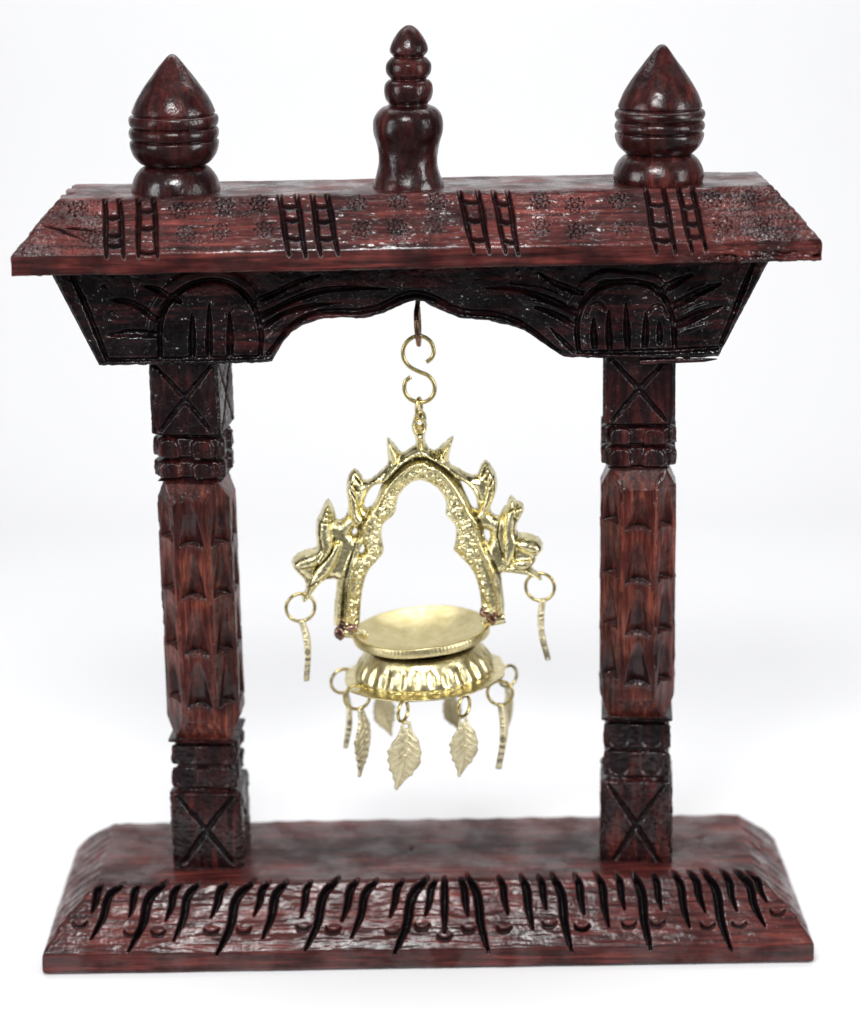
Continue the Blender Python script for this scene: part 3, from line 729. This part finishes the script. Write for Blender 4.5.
# screw eye under the beam ---------------------------------------------
A0 = at(418.0, 300.0); 
def L3(pts, Y0=0.0): return np.array([at(np.float64(p[0]), np.float64(p[1]), Y0 + (p[2] if len(p) > 2 else 0)) for p in pts])
eye = MB()
add_tube(eye, L3([(418.0, 294, 0), (417.6, 304, 0.5), (416.5, 312, -3), (416.5, 322, -7), (417.2, 333, -7), (418.3, 342, -2.5), (418.8, 344.5, 2), (419, 340, 7), (419, 328, 8.5), (418.6, 315, 4), (418, 307, 1)]), [2.2, 2.3, 2.5, 2.5, 2.4, 2.3, 2.3, 2.3, 2.3, 2.2, 2.0], n=80)
eye.build('screw_eye', IRON, stand)

# ------------------------------------------------------------------ S-shaped hook
def zf(x, y): return 270 + x / 2.87, 290 + y / 2.87
hk = MB()
S = [zf(*p) for p in ((449, 207), (463, 196), (470, 178), (463, 152), (445, 136), (422, 132), (398, 144), (383, 168), (384, 197), (400, 219), (427, 234), (454, 246), (471, 270), (470, 299), (452, 318), (428, 322), (402, 313), (387, 292), (388, 265), (404, 249))]
c0 = at(419.0, 370.0)
add_tube(hk, L3(S), 1.95, n=150, seg=14)
hook = hk.build('s_hook', WIRE)
hook['label'] = 'thin brass wire S-shaped hook linking the screw eye to the hanging oil lamp'; hook['category'] = 'hook'

# ------------------------------------------------------------------ hanging brass lamp
lamp = empty('hanging_oil_lamp', tuple(at(421.0, 690.0)), 'brass hanging oil lamp with peacock arch, round bowl and leaf charms', 'oil lamp')
def z2(x, y): return 270 + x / 5.387, 430 + y / 5.387
def z3(x, y): return 410 + x / 5.387, 430 + y / 5.387
left_out = [z2(*p) for p in ((343, 1050), (343, 1000), (347, 930), (356, 860), (360, 805), (345, 800), (300, 805), (262, 835), (235, 870), (210, 905), (182, 930), (172, 918), (172, 890), (190, 858), (192, 830), (180, 800),
     (150, 770), (122, 738), (115, 710), (125, 685), (152, 662), (190, 645), (232, 636), (252, 628), (250, 600), (246, 560), (247, 520), (251, 480), (268, 450), (282, 415), (298, 385), (315, 368), (330, 388), (345, 418),
     (354, 448), (358, 475), (380, 482), (402, 468), (416, 440), (422, 410), (418, 370), (411, 330), (413, 280), (424, 240), (440, 215), (457, 205), (475, 218), (492, 240), (503, 264), (530, 268), (560, 250), (600, 215), (630, 188),
     (636, 160), (632, 120), (628, 75), (632, 38), (648, 48), (668, 70), (688, 95), (708, 120), (735, 110), (765, 88), (785, 76))]
top_out = [(415.6, 441.5), (415.2, 437), (412.4, 432), (411.2, 426), (412.6, 420.5), (416.5, 417.3), (421, 417.2), (425.5, 419.5), (427.4, 424.5), (426.6, 430.5), (425.2, 434.5), (424.9, 437.6), (425.5, 441)]
right_out = [z3(*p) for p in ((88, 72), (105, 98), (130, 108), (150, 98), (175, 75), (205, 48), (236, 28), (232, 60), (222, 95), (212, 135), (210, 168), (222, 184), (260, 203), (300, 228), (335, 240), (362, 236), (372, 215), (385, 183), (405, 157), (425, 172),
     (445, 200), (462, 232), (472, 268), (470, 310), (458, 350), (445, 385), (433, 415), (440, 440), (460, 456), (480, 458), (492, 435), (505, 412), (520, 400), (530, 370), (546, 347), (560, 362), (575, 380), (595, 384), (612, 400), (615, 428),
     (605, 455), (590, 478), (578, 505), (574, 535), (585, 550), (620, 552), (660, 560), (695, 578), (716, 605), (716, 640), (700, 662), (682, 680), (678, 702), (665, 718), (655, 735), (672, 752), (700, 775), (714, 800), (700, 806), (668, 790),
     (635, 776), (590, 770), (545, 766), (505, 762), (492, 775), (497, 830), (505, 890), (510, 940), (508, 975), (494, 992))]
right_in = [z3(*p) for p in ((400, 996), (386, 975), (383, 940), (378, 890), (365, 830), (345, 772), (315, 725), (270, 680), (232, 642), (240, 615), (246, 580), (248, 545), (243, 512), (220, 485), (190, 452), (194, 420), (192, 385), (175, 345), (145, 308), (105, 282), (60, 268))]
left_in = [(420.5, 479.5)] + [z2(*p) for p in ((765, 278), (725, 310), (695, 350), (683, 400), (680, 432), (662, 462), (635, 482), (608, 508), (600, 555), (606, 600), (614, 640), (610, 662), (578, 702), (540, 742), (515, 790), (500, 850), (490, 930), (482, 1050))]
outline = left_out + top_out + right_out + right_in + left_in
holes = [[z2(*p) for p in ((603, 283), (575, 290), (548, 308), (528, 338), (513, 372), (507, 405), (520, 419), (545, 408), (568, 378), (582, 340))],
         [z2(*p) for p in ((458, 524), (469, 538), (464, 555), (450, 561), (443, 548))], [z2(*p) for p in ((500, 613), (508, 632), (500, 656), (484, 665), (487, 640))],
         [z3(*p) for p in ((272, 270), (300, 284), (335, 320), (356, 365), (361, 410), (350, 425), (332, 408), (314, 368), (292, 320))], [z3(*p) for p in ((402, 533), (425, 541), (431, 570), (422, 600), (408, 580), (400, 555))],
         [(419.8 + 3.6 * math.cos(a), 425.3 + 3.6 * math.sin(a)) for a in np.linspace(0, 2 * PI, 12, endpoint=False)]]
rib = [(347, 622), (348.5, 600), (350, 580), (354, 563), (359, 548), (363, 534), (366.5, 521), (374, 510), (381, 495), (391, 482), (404, 469), (414, 462.5), (421, 461), (430, 464), (441.5, 471), (454.5, 485.7), (463, 498.7), (467.5, 509), (474, 519),
       (477, 534), (481, 546), (488, 561), (494, 577), (497, 593), (499, 618)]
orib = [(338, 622), (340, 600), (343, 582), (349, 562), (355, 545), (358, 530)]
orib2 = [(503, 618), (502, 600), (500, 585), (494, 568), (489, 553), (485, 535)]
top1 = [(366, 501), (372, 490), (384, 479), (397, 464), (410, 454), (421, 450), (434, 456), (448, 466), (462, 476), (473, 487), (479, 500)]
INN = np.array(right_in + left_in)
def arch_height(X, Y, d):
    H = 8.5 * np.sqrt(np.clip(d / 11.0, 0, 1) * (2 - np.clip(d / 11.0, 0, 1)))
    live = smooth(d / 1.8)
    t = stroke(X, Y, rib, 3.4, (1, 1), 90); H += live * 3.2 * smooth(t * 1.4)
    for L_ in (orib, orib2, top1):
        t = stroke(X, Y, L_, 3.6, (1, 1), 40); H += live * 2.6 * smooth(t * 1.3)
    # dark groove outside the rib
    gro = [(x + (-5.4 if x < 420 else 5.4) * (1 if y > 500 else 0.6), y - (0 if y > 500 else 4.6)) for x, y in rib]
    t = stroke(X, Y, gro, 2.4, (1, 1), 90); H -= live * 2.6 * smooth(t * 1.3); STN = 0.8 * smooth(t * 1.5) * live
    # hammered band along the inside
    t = stroke(X, Y, rib, 15, (1, 1), 60)
    inner = np.abs(X - 420) < np.interp(Y, [455, 470, 500, 520, 560, 620], [8, 16, 40, 52, 62, 74])
    ham = vnoise(X * 0.5, Y * 0.5, 81) + 0.5 * vnoise(X * 0.9, Y * 0.9, 82)
    H += live * np.where(inner & (Y > 455), 1.0, 0.12) * ham * 1.05
    # peacocks, wings, spikes
    def bulge(pts, r, h, tp=(.5, .5)):
        t = stroke(X, Y, pts, r * 1.25, tp); return h * np.sqrt(t * (2 - t))
    B = bulge([z2(*p) for p in ((315, 400), (295, 460), (285, 540), (300, 610), (270, 680))], 9, 6) 
    B = np.maximum(B, bulge([z2(*p) for p in ((270, 640), (210, 680), (150, 700))], 9, 6.5)); B = np.maximum(B, bulge([z2(*p) for p in ((370, 600), (330, 680), (290, 740), (240, 810), (190, 900))], 7, 4.5))
    B = np.maximum(B, bulge([z3(*p) for p in ((550, 370), (540, 440), (545, 520), (540, 600), (520, 680))], 8, 5)); B = np.maximum(B, bulge([z3(*p) for p in ((590, 590), (640, 600), (690, 620))], 9, 6.5))
    B = np.maximum(B, bulge([z3(*p) for p in ((560, 700), (620, 710), (660, 700))], 6, 4)); B = np.maximum(B, bulge([z3(*p) for p in ((500, 740), (580, 745), (700, 795))], 5, 3.5))
    B = np.maximum(B, bulge([z3(*p) for p in ((600, 400), (595, 440), (580, 460))], 5, 3.5))
    B = np.maximum(B, bulge([z2(*p) for p in ((440, 280), (435, 350), (455, 430), (505, 495))], 6.5, 5)); B = np.maximum(B, bulge([z3(*p) for p in ((420, 200), (445, 290), (420, 380), (365, 450))], 6.5, 5))
    B = np.maximum(B, bulge([z2(*p) for p in ((640, 60), (665, 110), (670, 150))], 5, 3)); B = np.maximum(B, bulge([z3(*p) for p in ((225, 50), (190, 110), (180, 150))], 5, 3))
    B = np.maximum(B, bulge([(420, 432), (420.5, 440), (421, 447)], 5, 3))
    H += smooth(d / 2.5) * B
    G_ = 0
    for L_ in ([z2(*p) for p in ((430, 300), (465, 355))], [z2(*p) for p in ((442, 268), (480, 322))], [z2(*p) for p in ((458, 238), (494, 288))],
               [z3(*p) for p in ((405, 190), (385, 240))], [z3(*p) for p in ((425, 205), (405, 260))], [z3(*p) for p in ((448, 230), (425, 285))],
               [z2(*p) for p in ((300, 410), (330, 430))], [z2(*p) for p in ((290, 435), (335, 455))], [z2(*p) for p in ((270, 470), (350, 480))],
               [z2(*p) for p in ((225, 780), (255, 720), (330, 640), (350, 560))], [z2(*p) for p in ((205, 830), (250, 800), (320, 780))], [z3(*p) for p in ((480, 470), (470, 560), (500, 680))],
               [z3(*p) for p in ((565, 600), (560, 680))], [z3(*p) for p in ((570, 570), (575, 545))], [z3(*p) for p in ((525, 420), (560, 400))], [z3(*p) for p in ((555, 445), (570, 470))],
               [z3(*p) for p in ((105, 105), (112, 130))], [z3(*p) for p in ((125, 112), (130, 138))], [z3(*p) for p in ((145, 108), (155, 140))], [z3(*p) for p in ((165, 98), (180, 145))]):
        G_ = np.maximum(G_, smooth(stroke(X, Y, L_, 1.5, (.7, .7), 10) * 1.3) * 2.6)
    H -= smooth(d / 2) * G_
    STN = np.maximum(STN, np.clip(G_ / 2.6, 0, 1) * 0.8)
    return np.clip(H * 1.25, 0.0, None) * (d > 0), np.clip(STN + 0.25 * np.clip(-ham, 0, 1) * inner, 0, 1)
V, F, ST = fill_plate(outline, holes, 0.72, -2.0, arch_height, 0.6)
mesh_obj('peacock_arch', V, F.astype(np.int64), BRASS, lamp, {'stain_shade': ST})

# bowl and tray: lathed round an axis that leans a little -----------------
LC = at(421.0, 627.0); TILT = math.radians(3.6)
def lamp_lathe(prof, n=200, mod=None, samples=90, wig=0.2, seed=0, center=LC):
    q = resample(np.array(prof, float), samples); th = np.linspace(0, 2 * PI, n, endpoint=False)
    R = np.maximum(q[:, 0], 0.02)[:, None] + 0 * th[None, :]; Z = q[:, 1][:, None] + 0 * th[None, :]
    if mod: R, Z = mod(R, Z, th[None, :] + 0 * R, np.linspace(0, 1, samples)[:, None] + 0 * R)
    x = R * np.sin(th); y = -R * np.cos(th)
    Z = Z + wig * (np.sin(3 * th + seed) + 0.6 * np.sin(7 * th + 1 + seed))[None, :] * smooth(R / 30)
    X = x * math.cos(TILT) - Z * math.sin(TILT); ZZ = x * math.sin(TILT) + Z * math.cos(TILT)
    return np.stack([center[0] + X, center[1] + y, center[2] + ZZ], -1)
def rim_mod(R, Z, th, s):
    # milled notches on the outer rim
    k = np.exp(-((R - 64.5) / 1.2) ** 2) * (Z < -1.2) * (Z > -8)
    return R - 0.55 * k * (np.sin(th * 110) > 0.2) * smooth(np.cos(th + 0.5) * 2), Z
bp = [(0, -17), (15, -16.2), (32, -12.5), (46, -7.5), (56, -2.8), (61.5, 0.0), (63.2, 0.3), (64.6, -0.8), (65.2, -4), (64.6, -8.0), (62, -9.4), (56, -11), (50, -14), (46, -17), (44.5, -20), (43, -23), (40, -25), (20, -25)]
mb = MB(); mb.grid(lamp_lathe(bp, 330, rim_mod, 110, 0.35), cv=True, flip=True); b_ = resample(np.array(bp, float), 110); mb.A = [np.repeat(smooth((-9.0 - b_[:, 1]) / 3) * (np.arange(110) > 50), 330)]; mb.build('bowl', BRASS_S, lamp)  # shade of the gap below the rim is painted on the underside
ATT = [-17, 29, 72, 113, 163, 208, 253, 298]
def tray_mod(R, Z, th, s):
    k = smooth((R - 56) / 5) * smooth((68 - R) / 4) * (Z > -45)
    g_ = np.abs(np.cos(th * 13)) ** 0.9
    R = R + k * 2.6 * (g_ - 0.5); Z = Z + k * 1.2 * (g_ - .5)
    e = smooth((R - 70) / 5)
    for a in ATT: R = R + e * 2.2 * np.exp(-(((th - math.radians(a) + PI) % (2 * PI) - PI) / 0.12) ** 2)
    return R, Z
tp = [(30, -15), (45, -15.5), (51, -17), (54, -19.5), (56.5, -23), (59.5, -28), (62.5, -33), (65, -38), (66, -41), (65, -43.5), (66, -44.2), (71, -44.8), (75.5, -45.5), (76.2, -46.3), (75.6, -47.2), (70, -47), (62, -45), (50, -40), (20, -34)]
mb = MB(); mb.grid(lamp_lathe(tp, 390, tray_mod, 120, 0.35, 2), cv=True, flip=True); b_ = resample(np.array(tp, float), 120); mb.A = [np.repeat(smooth((51 - b_[:, 0]) / 4) * (b_[:, 1] > -30) * 0.9, 390)]; mb.build('scalloped_tray', BRASS_T, lamp)  # tray top painted dark too, for the shaded gap under the bowl

def blob(mb, c, r, seed=0, n=20):
    c = np.asarray(c); r = np.asarray(r, float)
    u = np.linspace(0.02, PI - 0.02, n); v = np.linspace(0, 2 * PI, n * 2, endpoint=False)
    Uu, Vv = np.meshgrid(u, v, indexing='ij')
    k = 1 + 0.10 * np.sin(2 * Uu + seed) * np.cos(2 * Vv + seed) + 0.03 * np.sin(4 * Vv + 3 * Uu)
    P = np.stack([np.sin(Uu) * np.cos(Vv) * r[0] * k, np.sin(Uu) * np.sin(Vv) * r[1] * k, np.cos(Uu) * r[2] * k], -1) + c
    mb.grid(P, cv=True, flip=True)
    m0 = mb.n - n * n * 2
    mb.F.append(tuple(m0 + i for i in range(2 * n))[::-1]); mb.F.append(tuple(mb.n - 1 - i for i in range(2 * n))[::-1])
# lugs that join the arch to the bowl
for (pa, pb, r) in (([(339, 632), (352, 633), (368, 635)], None, 4.6), ([(505, 617.5), (497, 619), (482, 624)], None, 5.2)):
    mb = MB(); q = L3([(p[0], p[1], -3) for p in pa]); add_tube(mb, q, [r * 1.05, r * 1.1, r * 0.8], n=20, seg=10); mb.build('lug', BRASS, lamp)
for (c1, c2, c3) in (((345, 621), (340, 633), (352, 627)), ((487, 612), (492, 618), (497, 613))):
    mb = MB()
    blob(mb, at(np.float64(c1[0]), np.float64(c1[1]), -7), (7.5, 5, 5.5), 1); blob(mb, at(np.float64(c2[0]), np.float64(c2[1]), -5), (5.5, 5, 7), 2.3); blob(mb, at(np.float64(c3[0]), np.float64(c3[1]), -7), (6.5, 5, 4), 4)
    mb.build('solder_joint', SOLDER, lamp)

# top ring that hooks over the S
mb = MB(); c = at(419.0, 408.5); th = np.linspace(0, 2 * PI, 16, endpoint=False)
add_tube(mb, np.stack([c[0] + 2.2 * np.cos(th), c[1] + 6 * np.cos(th), c[2] + 9.6 * np.sin(th)], -1), 1.7, n=60, seg=10, closed=True); mb.build('jump_ring', WIRE, lamp)
mb = MB(); c = at(420.0, 419.0)
add_tube(mb, np.stack([c[0] + 4.6 * np.cos(th), c[1] + 3.0 * np.cos(th) - 1, c[2] + 7 * np.sin(th)], -1), 1.5, n=60, seg=10, closed=True); mb.build('jump_ring', WIRE, lamp)

# leaf charms --------------------------------------------------------
LEAF = [(0, 4), (4.5, 2), (6, -3), (9, -9), (14, -15), (16, -22), (18.5, -28), (17.5, -33), (19, -38), (16, -44), (13, -47), (12.5, -51), (8, -54), (5, -58), (2, -63), (-1.5, -69), (-4, -66), (-4, -60), (-7, -55), (-7.5, -50), (-11.5, -47), (-11, -42),
        (-14.5, -37), (-13, -33), (-15.5, -28), (-13, -24), (-12, -19), (-8.5, -14), (-6, -8), (-5, -2), (-3.5, 2.5)]
HOLE = [(0.2 + 2.1 * math.cos(a), -1.6 + 2.1 * math.sin(a)) for a in np.linspace(0, 2 * PI, 10, endpoint=False)]
def leaf_mesh(thick=1.3, vein=1.0, cup=0.012):
    poly = np.array(LEAF, float); o = [np.array(LEAF), np.array(HOLE)]
    # rasterise in leaf space
    def fill(step=0.9):
        allp = np.vstack(o); x0, y0 = allp.min(0) - 2; x1, y1 = allp.max(0) + 2
        X, Y = np.meshgrid(np.arange(x0, x1, step), np.arange(y0, y1, step), indexing='ij')
        ins = np.zeros(X.shape, bool); best = np.full(X.shape, 1e9); NX = X * 0; NY = Y * 0
        for p in o:
            for a, b in zip(p, np.roll(p, -1, 0)):
                c = ((a[1] > Y) != (b[1] > Y)); xi = (b[0] - a[0]) * (Y - a[1]) / (b[1] - a[1] + 1e-12) + a[0]; ins ^= (c & (X < xi))
                d = b - a; t = np.clip(((X - a[0]) * d[0] + (Y - a[1]) * d[1]) / (d @ d), 0, 1); qx = a[0] + t * d[0]; qy = a[1] + t * d[1]
                D = np.hypot(X - qx, Y - qy); m = D < best; best[m] = D[m]; NX[m] = qx[m]; NY[m] = qy[m]
        keep = ins | (best < step * .75); snap = (~ins & keep) | (ins & (best < step * .3))
        X = np.where(snap, NX, X); Y = np.where(snap, NY, Y); d = np.where(snap, 0, best)
        q = keep[:-1, :-1] & keep[1:, :-1] & keep[1:, 1:] & keep[:-1, 1:]; a_ = ins & ~snap
        q &= a_[:-1, :-1] | a_[1:, :-1] | a_[1:, 1:] | a_[:-1, 1:]
        I = np.arange(X.size).reshape(X.shape); Q = np.stack([I[:-1, :-1], I[:-1, 1:], I[1:, 1:], I[1:, :-1]], -1)[q]
        return X, Y, d, snap, Q
    X, Y, d, snap, Q = fill()
    mid = [(0, -4), (2, -25), (1, -45), (-1.5, -66)]
    rel = 1.3 * smooth(stroke(X, Y, mid, 1.8, (1, .6), 14))
    for yy in range(-8, -56, -7):
        x0 = np.interp(-yy, [0, 25, 45, 66], [0, 2, 1, -1.5])
        rel += 0.9 * smooth(stroke(X, Y, [(x0, yy), (x0 + 14, yy - 11)], 1.2, (1, .6), 5)) + 0.9 * smooth(stroke(X, Y, [(x0, yy), (x0 - 12, yy - 11)], 1.2, (1, .6), 5))
    rel += 0.35 * vnoise(X * .5, Y * .5, 6)
    rel = rel * vein; bend = 3.2 * np.sin(Y * 0.06) + cup * X ** 2
    front = np.stack([X, bend - np.where(d > 0, thick + rel, 0), Y], -1).reshape(-1, 3); back = np.stack([X, bend + np.where(d > 0, thick - rel * 0.5, 0), Y], -1).reshape(-1, 3)
    N = len(front); sn = snap.ravel(); Qb = Q[:, ::-1].copy(); Qb = np.where(sn[Qb], Qb, Qb + N)
    V = np.vstack([front, back]); F = np.vstack([Q[:, ::-1], Qb[:, ::-1]]); u = np.unique(F); rm = np.full(2 * N, -1); rm[u] = np.arange(len(u))
    return V[u], rm[F]
LV, LF = leaf_mesh()
EV, EF = leaf_mesh(3.1, 0.1, 0.0)      # the heavier, flatter castings that hang edge-on
leaf0 = None; ring_cache = {}
def ring_obj(rad, wire, gap=False):
    th = np.linspace(0, 2 * PI, 24, endpoint=False); mb = MB()
    add_tube(mb, np.stack([rad * np.cos(th), 0.25 * np.sin(2 * th), rad * np.sin(th)], -1), wire, n=60, seg=10, closed=True)
    return mb
def rotz(a): return Matrix.Rotation(math.radians(a), 4, 'Z')
def charm(ring_c, rad, ring_yaw, leaf_px, leaf_Y, leaf_yaw, scale, lean=0.0, wscale=1.0, wire=1.6):
    """ring centre and leaf hole given where they hang"""
    global leaf0
    if wscale != 1.0:
        o = mesh_obj('leaf_charm', EV, EF.astype(np.int64), BRASS_M, None, {'stain_shade': np.zeros(len(EV))})
    elif leaf0 is None:
        o = mesh_obj('leaf_charm', LV, LF.astype(np.int64), BRASS_M, None, {'stain_shade': np.zeros(len(LV))}); leaf0 = o.data.copy()
    else:
        o = bpy.data.objects.new('leaf_charm', leaf0); COL.objects.link(o)
    o.parent = lamp
    p = at(np.float64(leaf_px[0]), np.float64(leaf_px[1]), leaf_Y) - np.array(lamp.location)
    om = Matrix.Translation(Vector(p)) @ Matrix.Rotation(math.radians(lean), 4, 'Y') @ rotz(leaf_yaw) @ Matrix.Diagonal((scale, scale, scale, 1))
    o.matrix_basis = om
    key = (rad, wire)
    if key not in ring_cache:
        r = ring_obj(rad, wire).build('jump_ring', WIRE, o); ring_cache[key] = r
    else:
        r = ring_cache[key].copy(); COL.objects.link(r); r.parent = o
    c = at(np.float64(ring_c[0]), np.float64(ring_c[1]), leaf_Y) - np.array(lamp.location)
    r.matrix_basis = om.inverted() @ Matrix.Translation(Vector(c)) @ rotz(ring_yaw)
    return o
# two below the peacocks
charm((300.5, 607.5), 13.6, 10, (302, 622), -5, 91, 0.86, -5, 2.0)
charm((540, 587), 13.6, -10, (542.5, 601), -2, -91, 0.88, -3, 2.0)
# eight round the tray
def trayY(a): return -75 * math.cos(math.radians(a))
charm((403, 711), 9.6, 62, (406, 724.5), trayY(-17) - 3, 8, 0.98, 7)
charm((464, 706), 9.6, 55, (463, 719), trayY(29) - 2, 16, 0.86, 2)
charm((500, 693), 12.0, -8, (501, 706), trayY(72), 82, 0.93, 0, 1.7)
charm((508, 676), 10.5, 35, (507, 689), trayY(113), 60, 0.70, 0)
charm((449, 679), 9.6, 50, (449, 692), trayY(163), -160, 0.62, -12)
charm((381, 679), 9.6, 120, (382, 690), trayY(208), 200, 0.72, -8)
charm((343, 681), 12.0, 20, (346.5, 695), trayY(253), 92, 0.80, 0, 1.8)
charm((357, 697), 12.0, 12, (361, 711), trayY(298), 62, 0.98, 0)

# ------------------------------------------------------------------ white paper sweep
sw = []
prof = [(-520, 0), (-300, 0), (0, 0), (900, 0), (1400, 0)]
for a in np.linspace(0, PI / 2, 16)[1:]: prof.append((1400 + 620 * math.sin(a), 620 - 620 * math.cos(a)))
prof += [(2020, 1600), (2020, 3200)]
xs = np.linspace(-3600, 3600, 12)
G = np.array([[(x, y, z - 1.0) for x in xs] for y, z in prof])
pm = bpy.data.materials.new('white_paper'); t = nodes_of(pm); o_ = t.nodes.new('ShaderNodeOutputMaterial'); b = t.nodes.new('ShaderNodeBsdfPrincipled')
t.links.new(b.outputs[0], o_.inputs[0]); b.inputs['Base Color'].default_value = (0.82, 0.82, 0.828, 1); b.inputs['Roughness'].default_value = 0.9; b.inputs['Specular IOR Level'].default_value = 0.1
nz = t.nodes.new('ShaderNodeTexNoise'); nz.inputs['Scale'].default_value = 600; bu = t.nodes.new('ShaderNodeBump'); bu.inputs['Strength'].default_value = 0.05; bu.inputs['Distance'].default_value = 0.0002
t.links.new(nz.outputs['Fac'], bu.inputs['Height']); t.links.new(bu.outputs[0], b.inputs['Normal'])
mb = MB(); mb.grid(G, flip=True); bg = mb.build('backdrop', pm); bg['kind'] = 'structure'

# ------------------------------------------------------------------ to metres
done = set()
for o in list(COL.objects):
    if o.type == 'MESH' and o.data.name not in done:
        done.add(o.data.name); o.data.transform(Matrix.Scale(K, 4))
        o.data.update()
for o in list(COL.objects):
    if True:
        m = o.matrix_basis.copy(); m.translation = m.translation * K; o.matrix_basis = m
# lamp parts were modelled in world space: shift them under the lamp's empty
for o in COL.objects:
    if o.parent is lamp and not o.name.startswith('leaf_charm'):
        o.location = -lamp.location

# ------------------------------------------------------------------ camera
cam = bpy.data.cameras.new('camera'); co = bpy.data.objects.new('camera', cam); COL.objects.link(co); scene.camera = co
cam.sensor_fit = 'VERTICAL'; cam.sensor_height = 36; cam.sensor_width = 36; cam.lens = FP / 1024 * 36
M = Matrix(((RC[0], UC[0], -FW[0], CAM[0] * K), (RC[1], UC[1], -FW[1], CAM[1] * K), (RC[2], UC[2], -FW[2], CAM[2] * K), (0, 0, 0, 1)))
co.matrix_world = M
cam.clip_start = 0.01; cam.clip_end = 50
cam.dof.use_dof = True; cam.dof.focus_distance = 2150 * K; cam.dof.aperture_fstop = 7.5

# ------------------------------------------------------------------ light
def area(name, loc, target, sx, sy, power, col=(1, 1, 1)):
    l = bpy.data.lights.new(name, 'AREA'); l.shape = 'RECTANGLE'; l.size = sx * K; l.size_y = sy * K; l.energy = power; l.color = col
    o = bpy.data.objects.new(name, l); COL.objects.link(o)
    loc = Vector(loc) * K; o.location = loc
    o.rotation_euler = (Vector(target) * K - loc).to_track_quat('-Z', 'Y').to_euler(); return o
area('overhead_softbox', (-150, -1350, 1900), (0, -50, 350), 620, 340, 2.6)
area('top_light', (0, 500, 2300), (0, 300, 0), 2200, 900, 1.7)
area('left_softbox', (-1700, -1000, 1000), (0, 0, 350), 600, 1300, 1.9, (0.97, 0.98, 1.0))
area('right_softbox', (1700, -1000, 1000), (0, 0, 350), 600, 1300, 2.2)
area('front_lamp', (350, -2300, 1900), (0, 0, 250), 300, 300, 0.3)
area('backdrop_lamp', (0, 700, 2600), (0, 1900, 500), 3000, 500, 1.35, (1.0, 1.0, 1.0))

w = bpy.data.worlds.new('World'); scene.world = w; w.use_nodes = True
w.node_tree.nodes['Background'].inputs[0].default_value = (0.97, 0.98, 1.0, 1); w.node_tree.nodes['Background'].inputs[1].default_value = 0.22

scene.view_settings.view_transform = 'Standard'; scene.view_settings.look = 'None'
scene.view_settings.exposure = 0; scene.view_settings.gamma = 1
scene.cycles.use_denoising = True
